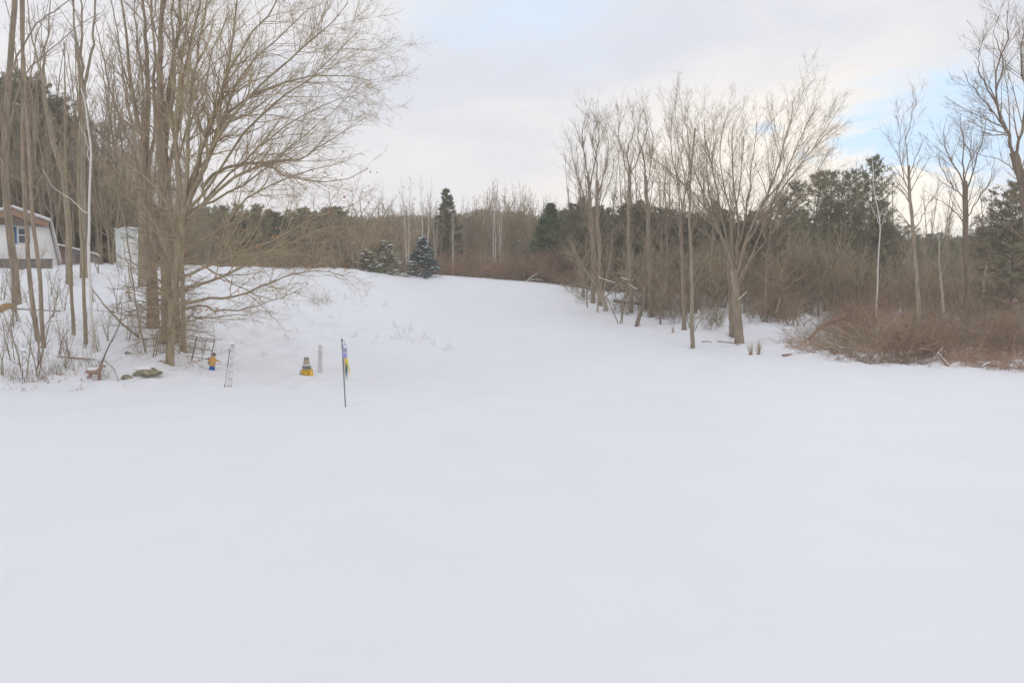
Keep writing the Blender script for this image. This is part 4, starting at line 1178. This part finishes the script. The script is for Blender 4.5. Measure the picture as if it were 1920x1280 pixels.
def garden_figure():
    Y = 28.9
    c = on(397, 689, Y)
    root = thing('garden_figure', 'small painted garden figure in a yellow shirt and blue trousers pointing right', 'garden figure', c)
    root.rotation_euler = (0, math.radians(9), 0)
    root.location.z += .06
    root.scale = (.9, .9, .95)
    # trousers and base, shirt, head
    MB().lathe([(0, -.06), (.105, -.06), (.112, .02), (.108, .10), (.098, .17), (.0, .175)], k=14).obj('trousers', 'blue_cloth', root)
    body = MB().lathe([(.0, .165), (.104, .165), (.112, .20), (.108, .28), (.112, .36), (.115, .42), (.10, .47), (.06, .50), (.0, .505)], k=14)
    bo = body.obj('shirt', 'yellow_cloth', root)
    MB().lathe([(.109, .262), (.116, .272), (.116, .288), (.109, .298)], k=14).obj('belt', 'skin_paint', bo)
    hd = MB().blob((0, 0, .555), (.062, .062, .075), 3, .03, 14, 9)
    hd.blob((.012, -.062, .55), (.012, .016, .014), 4, .02, 8, 6)
    h = hd.obj('head', 'skin_paint', root)
    ey = MB()
    for dx in (-.022, .026):
        ey.blob((dx, -.058, .567), (.008, .006, .009), 4, .0, 8, 6)
    ey.obj('eyes', 'black_paint', h)
    MB().lathe([(.0, .588), (.095, .590), (.098, .602), (.066, .610), (.062, .655), (.045, .672), (0, .675)], k=14).obj('hat', 'dark_hat', root)
    arm = MB()
    arm.tubes(smooth_line([(.085, -.01, .43), (.17, -.03, .405), (.25, -.05, .385)], 6), np.linspace(.04, .028, 7), 8, True)
    ao = arm.obj('sleeve', 'yellow_cloth', root)
    hand = MB()
    hand.blob((.285, -.058, .378), (.036, .022, .02), 6, .05, 10, 7)
    for j, l in enumerate((.05, .058, .052, .042)):
        y = -.073 + j * .011
        hand.tubes(smooth_line([(.31, y, .378 - j * .001), (.31 + l * .6, y, .372), (.31 + l, y, .366)], 4), np.linspace(.0065, .005, 5), 5, True)
    hand.tubes(smooth_line([(.275, -.075, .382), (.295, -.095, .386), (.315, -.10, .384)], 4), np.linspace(.008, .0055, 5), 5, True)
    hand.obj('hand', 'skin_paint', ao)
    a2 = MB()
    a2.tubes(smooth_line([(-.085, 0, .43), (-.15, -.05, .36), (-.11, -.11, .29)], 6), np.linspace(.04, .028, 7), 8, True)
    a2.obj('sleeve', 'yellow_cloth', root)
    st = MB(); rod(st, (.05, -.12, .275), (.43, -.10, .30), .008); st.obj('stick', 'bark_grey', root)
    w = MB()
    for i in range(26):
        p = np.array([-.17, .03, .36]) + rng.normal(size=3) * np.array([.05, .03, .085])
        w.blob(p, (.03, .012, .022), i, .25, 6, 5)
    w.obj('wreath', 'dark_hat', root)


garden_figure()


def yellow_ornament():
    Y = 29.4
    c = on(575, 703, Y) + np.array([0, 0, .08])
    root = thing('garden_lantern', 'snow-dusted garden ornament with a grey domed top on a bright yellow box', 'garden ornament', c, math.radians(-8))
    b = MB().box((.02, 0, .10), (.36, .30, .26), taper=.93)
    bo = b.obj('box', 'yellow_paint', root, smooth=False)
    m = MB()
    f = -.152
    for (x, z, w, h) in ((-.11, .08, .022, .08), (.15, .08, .03, .09), (.02, .035, .2, .012), (-.1, .165, .03, .02), (-.05, .17, .03, .016), (0, .165, .03, .022), (.06, .17, .035, .018), (.11, .165, .03, .022)):
        m.box((x, f + .0 + (.0 if z < .1 else .004), z), (w, .012, h))
    m.obj('marking', 'black_paint', bo, smooth=False)
    MB().lathe([(0, .232), (.175, .232), (.178, .26), (.165, .31), (.148, .36), (.14, .385), (0, .386)], k=18).obj('drum', 'grey_plastic', root)
    r = MB()
    for z, rr_ in ((.27, .181), (.305, .171), (.34, .159)):
        r.lathe([(rr_ - .01, z - .008), (rr_ + .006, z - .006), (rr_ + .006, z + .006), (rr_ - .01, z + .008)], k=18)
    r.obj('hoop', 'pole_metal', root)
    MB().lathe([(0, .384), (.125, .384), (.118, .45), (.105, .53), (.098, .58), (0, .582)], k=18).obj('neck', 'tan_plastic', root)
    MB().lathe([(0, .58), (.094, .58), (.092, .62), (.085, .66), (.07, .69), (0, .70)], k=18).obj('cap', 'grey_plastic', root)
    s_ = MB().blob((0, 0, .70), (.085, .085, .045), 3, .12, 14, 8)
    s_.lathe([(.10, .372), (.15, .378), (.152, .398), (.118, .412)], k=18)
    s_.blob((-.14, -.12, .27), (.06, .05, .05), 8, .15, 12, 8)
    s_.obj('snow', 'cap_snow', root)
    hk = MB()
    hk.tubes(smooth_line([(-.15, 0, .17), (-.22, -.02, .19), (-.245, -.02, .12), (-.23, -.02, .04)], 8), np.full(9, .014), 6, True)
    hk.obj('handle', 'dark_metal', root)
    kn = MB().blob((-.235, -.02, .03), (.03, .03, .045), 5, .1, 10, 7); kn.obj('knob', 'black_paint', root)


yellow_ornament()


def wire_tower(name, label, px0, py0, px1, py1, Y, rad, wires, rings, wmat, snow_cap, r=.006, dark=None, zig=False):
    c = on(px0, py0, Y)
    top = P(px1, py1, Y) - c
    root = thing(name, label, 'plant support', c)
    mb = MB(); rg = MB()
    for i in range(wires):
        a = 2 * PI * i / wires
        o = np.array([math.cos(a) * rad, math.sin(a) * rad, 0])
        rod(mb, o * 1.15 + np.array([0, 0, -.12]), top + o * .9, r, 4)
    mb.obj('wires', wmat, root)
    for t in np.linspace(.05, 1, rings):
        a = np.arange(15) * 2 * PI / 14
        rr_ = rad * (1.15 - .25 * t)
        ring = np.stack([np.cos(a) * rr_, np.sin(a) * rr_, 0 * a], -1) + top * t
        rg.tubes(ring, np.full(15, r * .85), 4)
    rg.obj('rings', dark or wmat, root)
    if zig:
        z_ = MB()
        for i in range(wires):
            a = 2 * PI * i / wires
            n = 26
            tt = np.linspace(.05, 1, n)
            aa = a + np.where(np.arange(n) % 2, .42, -.42)
            q = np.stack([np.cos(aa) * rad * 1.02, np.sin(aa) * rad * 1.02, 0 * aa], -1) + tt[:, None] * top[None]
            z_.tubes(q, np.full(n, r * .8), 3)
        z_.obj('mesh', dark or wmat, root)
    if snow_cap:
        s_ = MB().lathe([(rad * 1.1, -.015), (rad * 1.12, .01), (rad * .95, .06), (rad * .5, .085), (0, .09)], top, 14)
        s_.lathe([(0, -.016), (rad * 1.1, -.016)], top, 14)
        s_.obj('snow_cap', 'cap_snow', root)
        MB().lathe([(0, -.05), (rad * 1.02, -.05), (rad * 1.04, -.02), (0, -.019)], top, 14).obj('lid', 'grey_plastic', root)
    return root


wire_tower('plant_tower', 'tall thin wire plant tower with a snow cap leaning beside a hooked stake', 430, 728, 436, 645, 25.2, .062, 6, 7, 'frosted_wire', True, .0075, 'wire')
wire_tower('plant_tower', 'short snow-crusted wire mesh tube right of the yellow ornament', 600, 692, 600.5, 647, 30.4, .068, 6, 10, 'frosted_wire', False, .009, 'frosted_wire', True)
wire_tower('plant_tower', 'pale wire plant tower with a snow cap among the far left saplings', 44, 730, 44, 657, 24.2, .058, 6, 7, 'frosted_wire', True, .0075, 'wire')
# hooked stake beside the tower
c = on(421, 728, 25.3)
root = thing('garden_stake', 'thin dark stake with a short crossbar leaning on the wire tower', 'garden stake', c)
top = P(431, 655, 25.3) - c
mb = MB(); rod(mb, np.array([0, 0, -.1]), top * .55, .008); rod(mb, top * .55, top, .014); mb.obj('shaft', 'dark_metal', root)
mb = MB(); mb.tubes(smooth_line([P(425, 657, 25.3) - c, P(430, 655.5, 25.3) - c, P(434, 653, 25.3) - c, P(440, 652, 25.3) - c], 6), np.full(7, .011), 5, True); mb.obj('crossbar', 'dark_metal', root)
mb = MB(); rod(mb, np.array([0, 0, -.02]), top * .10, .020, 7); mb.obj('grip', 'wood_brown', root)
c = on(431, 727, 25.0)
tag(MB().lathe([(.075, -.05), (.07, .01), (.05, .06), (.015, .13), (0, .14)], (0, 0, 0), 9).obj('cone_stone', 'stone', None, c), 'small pointed grey stone at the foot of the wire tower', 'stone')


def wind_sock():
    Y = 22.0
    c = on(648, 760, Y)
    top = P(641, 637, Y) - c
    root = thing('wind_sock', 'slanting metal pole with a violet wind sock and coloured streamers', 'wind sock', c)
    mb = MB(); rod(mb, -top * .12, top, .019, 10); mb.obj('pole', 'pole_metal', root)
    MB().lathe([(0, -.012), (.026, -.012), (.028, .02), (.02, .032), (0, .034)], top, 10).obj('finial', 'dark_metal', root)
    X = lambda px, py, d=-.03: P(px, py, Y + d) - c
    hook = MB(); hook.tubes(smooth_line([top * .985, X(644.5, 639), X(646.3, 642.5), X(646, 645.5)], 8), np.full(9, .006), 5); hook.obj('hook', 'dark_metal', root)
    rad = 4.3 / ppm(Y)
    t0, t1 = X(646, 645.5), X(646.3, 671)
    n = 12
    ax = np.linspace(t0, t1, n)
    def sleeve(i0, i1, material, par, name, e=0.0):
        a = np.arange(20) * 2 * PI / 20
        v, q = [], []
        fr = np.linspace(i0, i1, 8)
        for j, f in enumerate(fr):
            cc = t0 + (t1 - t0) * f
            rr_ = (rad + e) * (1 + .05 * np.sin(a * 3 + f * 7))
            v.append(np.stack([cc[0] + np.cos(a) * rr_, cc[1] + np.sin(a) * rr_, cc[2] + .004 * np.sin(a * 2)], -1))
        v = np.concatenate(v)
        i = np.arange(7)[:, None] * 20; j = np.arange(20)[None]; j2 = (j + 1) % 20
        return MB().raw(v, np.stack([i + j, i + j2, i + 20 + j2, i + 20 + j], -1).reshape(-1, 4)).obj(name, material, par)
    sk = sleeve(.30, 1.0, 'sock_violet', root, 'sock')
    sleeve(.32, .66, 'sock_grey', sk, 'band', .003)
    MB().blob(t0 + (t1 - t0) * .6 + np.array([.03, -rad - .004, 0]), (.018, .006, .02), 3, .1, 10, 7).obj('emblem', 'cap_snow', sk)
    rg = MB(); a = np.arange(21) * 2 * PI / 20
    for f in (.04, .30):
        cc = t0 + (t1 - t0) * f
        rg.tubes(np.stack([cc[0] + np.cos(a) * rad, cc[1] + np.sin(a) * rad, cc[2] + 0 * a], -1), np.full(21, .006), 5)
    for k in range(3):
        o = np.array([math.cos(k * 2.1) * rad, math.sin(k * 2.1) * rad, 0]); rod(rg, t0 + (t1 - t0) * .04 + o, t0 + (t1 - t0) * .30 + o, .004)
    rg.obj('hoops', 'sock_violet', root)
    # streamers: thin folded cloth strips
    for (p, w, m, lab) in (([(646.5, 671), (646.6, 688), (647.2, 712)],   .07, 'peach_cloth', 'peach streamer'), ([(648.6, 671), (653, 688), (657.5, 709)], .085, 'yellow_ribbon', 'yellow streamer'),
                           ([(648.6, 672), (650.4, 692), (651.6, 714)], .065, 'blue_ribbon', 'blue streamer'), ([(647.6, 672), (648.6, 694), (649.0, 716)], .065, 'green_ribbon', 'green streamer')):
        dd = {'peach_cloth': -.07, 'yellow_ribbon': -.05, 'blue_ribbon': -.01, 'green_ribbon': .02}[m]
        ln = smooth_line([X(*q, dd - .02) for q in p], 12)
        t = np.linspace(0, 1, 13)
        side = np.stack([np.cos(.5 + t * 1.3), np.sin(.5 + t * 1.3), 0 * t], -1) * (w * .5 * (1 - .15 * t))[:, None]
        th = np.array([.0, .003, 0])
        v = np.concatenate([ln - side, ln + side, ln + side + th, ln - side + th])
        i = np.arange(12); A_, B_, C_, D_ = i, i + 13, i + 26, i + 39
        q = np.concatenate([np.stack([A_, B_, B_ + 1, A_ + 1], -1), np.stack([C_, D_, D_ + 1, C_ + 1], -1), np.stack([B_, C_, C_ + 1, B_ + 1], -1), np.stack([D_, A_, A_ + 1, D_ + 1], -1)])
        o = MB().raw(v, q).obj('streamer', m, root); o['label'] = lab


wind_sock()


def wooden_deer():
    Y = 26.6
    c = on(178, 710, Y)
    root = thing('wooden_deer', 'rustic wooden deer figure with snow on its back below the birch', 'garden ornament', c)
    root.scale = (.76, .76, .76)
    tr = MB()   # trunk of a log body, deep at the chest and narrower at the loin, with its neck and head
    tr.tubes(smooth_line([(-.36, 0, .40), (-.26, 0, .42), (-.05, 0, .40), (.16, 0, .42), (.24, 0, .47)], 12), np.interp(np.linspace(0, 1, 13), [0, .12, .45, .8, 1], [.05, .115, .10, .125, .09]), 12, True)
    tr.tubes(smooth_line([(.16, 0, .45), (.25, 0, .56), (.31, 0, .68)], 8), np.linspace(.10, .06, 9), 10, True)
    tr.tubes(smooth_line([(.27, 0, .70), (.36, 0, .69), (.45, 0, .64), (.48, 0, .625)], 8), np.interp(np.linspace(0, 1, 9), [0, .3, .8, 1], [.055, .065, .038, .03]), 10, True)
    b = tr.obj('body', 'wood_brown', root)
    for sx, sy in ((-.27, .075), (-.25, -.075), (.17, .075), (.19, -.075)):
        l = MB()
        if sx < 0:
            l.tubes(smooth_line([(sx, sy, .40), (sx + .06, sy * 1.1, .25), (sx - .035, sy * 1.2, .13), (sx - .01, sy * 1.2, -.06)], 10), np.linspace(.06, .026, 11), 8, True)
        else:
            l.tubes(smooth_line([(sx, sy, .40), (sx + .01, sy * 1.1, .20), (sx, sy * 1.1, .12), (sx, sy * 1.1, -.06)], 10), np.linspace(.05, .026, 11), 8, True)
        l.obj('leg', 'wood_brown', root)
    an = MB()
    for sy in (1, -1):
        an.tubes(smooth_line([(.29, .03 * sy, .74), (.25, .09 * sy, .84), (.30, .14 * sy, .93)], 7), np.linspace(.014, .006, 8), 5, True)
        an.tubes(smooth_line([(.255, .085 * sy, .83), (.20, .12 * sy, .88), (.19, .14 * sy, .93)], 5), np.linspace(.010, .005, 6), 5, True)
    an.obj('antlers', 'bark_dark', root)
    er = MB()
    for sy in (1, -1):
        er.blob((.28, .075 * sy, .73), (.03, .05, .018), 3, .05, 10, 7)
    er.obj('ears', 'wood_brown', root)
    t = MB(); t.tubes(smooth_line([(-.37, 0, .43), (-.42, 0, .38), (-.43, 0, .31)], 5), np.linspace(.03, .015, 6), 7, True); t.obj('tail', 'wood_brown', root)
    s_ = MB().blob((-.08, 0, .53), (.29, .10, .075), 9, .12, 18, 9); s_.obj('snow', 'cap_snow', root)
    return root


wooden_deer()
c = on(196, 711, 26.4)
o = MB().box((0, 0, .16), (.13, .10, .46), 0, -.32).obj('leaning_plank', 'wood_brown', None, c, smooth=False)
tag(o, 'short brown plank leaning in the snow in front of the wooden deer', 'plank')


def rock(px, py, Y, r, seed, label, m='moss', snow=True, amp=.28):
    c = on(px, py, Y)
    root = thing('rock', label, 'rock', c)
    MB().blob((0, 0, r[2] * .35), r, seed, amp, 22, 13).obj('stone', m, root)
    if snow:
        MB().blob((-r[0] * .25, r[1] * .35, r[2] * 1.2), (r[0] * 1.0, r[1] * 1.0, r[2] * .6), seed + 3, .16, 20, 9).obj('snow', 'cap_snow', root)


rock(277, 703, 27.0, (.36, .28, .14), 14, 'large mossy boulder under a drift of snow left of the nearest trunk')
rock(239, 708, 26.6, (.21, .16, .09), 5, 'flat mossy stone just left of the large boulder', snow=False)
rock(222, 712, 26.3, (.09, .07, .04), 6, 'tiny flat stone at the left end of the boulder row', 'stone', False)
rock(10, 580, 34.5, (.42, .3, .24), 9, 'rust-orange stump-like lump at the left edge on the bank', 'orange_wood', False)
rock(243, 571, 38.2, (.17, .12, .09), 21, 'ochre stone showing through the snow high on the bank', 'orange_wood', False)
rock(209, 600, 34.8, (.12, .1, .07), 22, 'dark grey stone midway up the bank beside the diagonal pole', 'stone', False)
rock(243, 603, 34.5, (.13, .1, .06), 23, 'brown stone under the diagonal pole', 'stone', False)
rock(240, 662, 29.2, (.10, .07, .05), 24, 'small dark stone on the lower bank above the boulder', 'stone', False)
rock(1480, 661, 38.6, (.28, .14, .06), 31, 'reddish lump of debris at the left tip of the thicket', 'wood_brown', False)


def stick(name, label, cat, px, Y, r0, r1, m, snow=False, dy=0.0, k=6, lv=None, group=None):
    pl = smooth_line([P(q[0], q[1], Y + (q[2] if len(q) > 2 else 0)) for q in px], 12, .006)
    base = pl[0].copy()
    if not (snow or lv):
        o = MB().tubes(pl, np.linspace(r0, r1, 13), k, True).obj(name, m, None, base)
        return tag(o, label, cat, group)
    root = thing(name, label, cat, base, group=group)
    MB().tubes(pl, np.linspace(r0, r1, 13), k, True).obj('wood', m, root, base)
    if snow:
        MB().tubes(pl + np.array([0, 0, 1]) * np.linspace(r0, r1, 13)[:, None] * .75, np.linspace(r0, r1, 13) * .65 + .006, 8, True).obj('snow', 'cap_snow', root, base)
    if lv:
        mb = MB(); branch_levels(mb, pl[None], np.linspace(r0, r1, 13)[None], lv)
        if mb.n: mb.obj('twigs', 'twig', root, base)
    return root


TW = LV((2.0, .3, 25, 60, .02, .1, 4, .005), (4, .4, 20, 55, .02, .1, 3, .004))
stick('fallen_branch', 'long fallen branch lying level across the left trunks', 'branch', [(-20, 575), (30, 579), (75, 581), (114, 584)], 31.5, .035, .02, 'bark')
stick('fallen_pole', 'dead pole slanting down the bank from the birch towards the clump', 'branch', [(170, 538, 3), (195, 571, 1.5), (226, 604, .6), (259, 631)], 31.6, .028, .05, 'bark_grey')
stick('fallen_branch', 'fallen branch lying level behind the wooden deer', 'branch', [(108, 668), (130, 670), (155, 672), (178, 674)], 28.2, .03, .02, 'bark_olive', lv=TW)
stick('bent_sapling', 'dark bent sapling arching up right of the wooden deer', 'sapling', [(190, 684), (201, 655), (215, 628), (226, 600), (228, 570)], 28.0, .03, .01, 'bark_dark', lv=TW)
stick('fallen_branch', 'thin dead stick drooping over the snow right of the deer', 'branch', [(196, 676), (212, 690), (220, 708), (229, 722)], 26.6, .016, .008, 'bark_dark', lv=TW)
stick('leaning_log', 'orange-brown broken log leaning up into the right thicket', 'log', [(1516, 638), (1532, 620), (1552, 606), (1590, 590)], 43, .07, .15, 'red_wood', k=10)
stick('snowy_log', 'snow-coated log propped in the thicket at lower right', 'log', [(1758, 662), (1768, 675), (1780, 688), (1790, 694)], 31.8, .04, .065, 'red_wood', True)
stick('snowy_log', 'short snow-topped log near the right edge of the thicket', 'log', [(1842, 688), (1848, 684), (1857, 680)], 30.6, .035, .035, 'red_wood', True)
stick('broken_stem', 'pale broken stem beside the propped snowy log', 'branch', [(1740, 690), (1752, 672), (1768, 650)], 32.4, .03, .02, 'pale_bark')
stick('snowy_branch', 'snow-lined branch above the bushy tree at the crest', 'branch', [(1122, 520), (1140, 527), (1155, 531), (1170, 536)], 54, .04, .03, 'bark', True)
stick('snowy_branch', 'stubby snow-topped branch above the leaning dark trunk', 'branch', [(1164, 521), (1172, 524), (1180, 526)], 53, .05, .05, 'bark', True)
stick('snowy_branch', 'snow-lined broken branch pointing down at the leaning dark trunk', 'branch', [(1178, 534), (1186, 539), (1194, 543)], 52, .045, .05, 'bark', True)
stick('snowy_log', 'dark fallen log with snow on it behind the leaning dark trunk', 'log', [(1150, 563), (1168, 566), (1190, 568), (1212, 572)], 57, .13, .09, 'bark_dark', True)
stick('snowy_log', 'long snow-topped log lying deep in the right wood', 'log', [(1215, 571), (1250, 570), (1290, 566), (1330, 564)], 60, .08, .06, 'bark_dark', True)
stick('snowy_log', 'upright snow-plastered stub left of the right thicket', 'log', [(1455, 590), (1460, 572), (1463, 560)], 50, .045, .035, 'bark_dark', True)
stick('snowy_branch', 'snow-lined forked branch at the foot of the vase-shaped tree', 'branch', [(1384, 562), (1392, 555), (1400, 547)], 43.2, .025, .018, 'bark', True)
for i, (px, lab) in enumerate((([(1316, 641), (1326, 640), (1334, 642)], 'small dark stick lying on the snow right of the small tree'), ([(1345, 640), (1358, 641), (1372, 643), (1386, 647)], 'long dark stick at the foot of the vase-shaped tree'))):
    stick('stick', lab, 'stick', px, 42.5, .03, .018, 'bark_dark')
for px, lab in (([(990, 524), (1000, 518), (1008, 512)], 'snow-lined stick poking from the red brush at the crest'), ([(985, 527), (1005, 524), (1020, 526)], 'low snowy stick in the red brush at the crest')):
    stick('snowy_branch', lab, 'branch', px, 69, .035, .025, 'bark', True)


# saplings and weeds on the left bank
proto('bank_sapling', bare_tree('sapling', None, 3.2, .022, 12, .40, .15, (20, 55), .03, 'bark_grey', 'twig', LV((3.4, .45, 20, 55, .03, .1, 4, .005), (4.5, .5, 20, 60, .03, .12, 3, .004)), fork=3, cat='sapling', lean=.04), 3.2)
proto('weed', shrub('dry_weed', None, .55, .5, 9, 'twig', LV((6, .4, 20, 60, .02, .12, 3, .003)), cat='weed', r=.004, arch=-.05), .5)
proto('bank_shrub', shrub('shrub', None, 1.3, 1.0, 16, 'twig', LV((4.5, .45, 15, 55, .02, .1, 4, .004), (6, .45, 20, 60, .02, .12, 3, .0035)), r=.008), 1.2)
g1 = 'saplings on the left bank'
for px, Y, h in ((8, 26.5, 2.6), (36, 26, 3.6), (54, 27, 4.2), (20, 28, 2.8), (62, 26.4, 2.4), (100, 28.5, 2.4), (112, 27.5, 2.2), (130, 28.5, 1.9), (150, 29, 2.2), (186, 29, 2.0), (205, 31, 2.2), (235, 31, 2.4), (262, 31.5, 2.2), (280, 30.5, 1.6), (95, 33, 2.8), (40, 32, 3.0), (10, 31, 3.2), (215, 35, 2.4), (250, 37, 2.6), (180, 37, 2.2), (90, 38, 2.6), (0, 36, 3), (120, 35, 2.4), (30, 42, 2.4), (75, 44, 2.4), (190, 43, 2.6), (228, 43, 2.4)):
    place('bank_sapling', px, Y, h=h, label='thin bare sapling growing on the left bank', group=g1)
g1 = 'twiggy shrubs at the foot of the left bank'
for px, Y, h in ((90, 26.4, .9), (105, 26.6, .8), (30, 25.6, .8), (70, 25.8, .8), (128, 27.2, .9), (165, 27.4, 1.0), (300, 30, .9), (335, 30.4, .9), (355, 30.6, .8), (380, 30.8, .7), (190, 26.8, .7), (10, 25.4, .7), (610, 43, 1.0), (590, 42, .9), (255, 29.2, .8)):
    place('bank_shrub', px, Y, h=h, label='low twiggy shrub at the foot of the left bank', group=g1)
g1 = 'dry weeds poking through the snow'
wl = [(x_, y_) for x_, y_ in ((735, 38), (752, 38.5), (760, 39.5), (775, 38), (790, 38.6), (770, 40.5), (800, 39), (745, 40.5), (810, 38), (838, 37), (700, 36.5), (705, 38), (685, 39), (660, 37.5), (640, 41), (622, 40), (585, 38), (560, 36), (540, 34.5), (520, 36), (500, 38), (470, 35), (455, 33), (490, 31.5), (440, 31), (595, 45), (650, 46), (690, 51), (672, 55), (720, 47),
                              (125, 24.8), (140, 25.0), (150, 24.9), (232, 24.8), (60, 24.6), (20, 24.5), (350, 28.4), (372, 28.6), (300, 28.4), (420, 29.5), (410, 31))]
for x_, y_ in wl:
    place('weed', x_, y_, h=rng.uniform(.14, .42) * (1.3 if y_ > 33 else .8), label='sparse dry weed poking through the snow on the left slope', group=g1, wide=rng.uniform(.9, 1.9))
g1 = 'grass tufts at the right edge of the clearing'
proto('tuft', shrub('grass_tuft', None, .8, .22, 34, 'dry_grass', LV((2, .4, 10, 30, -.02, .08, 3, .004)), cat='dry grass', r=.007, arch=-.03, wob=.05), .75)
for px, Y, h, lab in ((1409, 38.6, .75, 'sparse tuft of dry grass right of the vase-shaped tree'), (1424, 38.4, .85, 'taller straw tuft of dry grass, right one of the pair'), (1263, 46.5, .5, 'flattened tuft of rusty grass left of the small tree')):
    place('tuft', px, Y, h=h, label=lab)


# dead leaves still hanging on the lower limbs, a few fallen ones
def hanging_leaves():
    lp = lpA[[7, 8, 9, 10, 11, 4, 13]].reshape(-1, 3)
    idx = rng.integers(0, len(lp), 240)
    p = lp[idx] + rng.normal(size=(240, 3)) * np.array([.28, .35, .2])
    mb = MB()
    d = unit(rng.normal(size=(240, 3)) + np.array([0, 0, -.8])); sd = unit(np.cross(d, rng.normal(size=(240, 3))))
    L_ = rng.uniform(.06, .12, 240)[:, None]; w = L_ * .36
    v = np.stack([p, p + d * L_ * .5 + sd * w, p + d * L_, p + d * L_ * .5 - sd * w], 1)
    mb.raw(v.reshape(-1, 3), np.arange(960).reshape(-1, 4))
    return mb


rootA = next(o for o in scene.objects if o.name == 'spreading_tree')
o = hanging_leaves().obj('dead_leaves', 'leaf', rootA, tuple(rootA.location)); o['kind'] = 'stuff'
mb = MB()
for px, py, Y in ((150, 715, 26), (140, 700, 27), (80, 702, 26.2), (85, 705, 26), (100, 706, 26), (110, 704, 26.2), (120, 703, 26.3), (310, 686, 28.3), (300, 690, 28.2), (325, 690, 28), (355, 691, 28.6), (365, 687, 28.9), (372, 684, 29), (60, 706, 25.8), (347, 689, 28.4), (306, 684, 28.6), (1255, 620, 46), (1265, 618, 46.4)):
    for k in range(5):
        q = on(px + rng.normal() * 4, py, Y + rng.normal() * .15)
        a = rng.uniform(0, 6.28); l = rng.uniform(.025, .06)
        u = np.array([math.cos(a), math.sin(a), rng.normal() * .3]) * l; w = np.array([-math.sin(a), math.cos(a), rng.normal() * .4]) * l * .6
        q = q + np.array([0, 0, .025])
        mb.raw([q - u, q - w, q + u, q + w + np.array([0, 0, .02])], [[0, 1, 2, 3]])
tag(mb.obj('fallen_leaves', 'leaf'), 'scattered brown leaves lying on the snow at the foot of the bank', 'leaves', kind='stuff')


# ------------------------------------------------------------------ thin volume added to lift the dark tones
def added_haze():
    b = MB().box((0, 100, 10.2), (560, 470, 24))
    o = b.obj('added_haze', 'snow', smooth=False)
    m = bpy.data.materials.new('tone_lift_haze'); m.use_nodes = True
    t = m.node_tree; t.nodes.clear()
    out = t.nodes.new('ShaderNodeOutputMaterial'); v = t.nodes.new('ShaderNodeVolumePrincipled')
    v.inputs['Color'].default_value = (.97, .95, .92, 1); v.inputs['Density'].default_value = .0011
    v.inputs['Anisotropy'].default_value = .2
    t.links.new(v.outputs[0], out.inputs['Volume'])
    o.data.materials.clear(); o.data.materials.append(m)
    tag(o, 'thin pale scattering volume added over the whole clearing to lift dark tones', 'added_haze', kind='stuff')


added_haze()
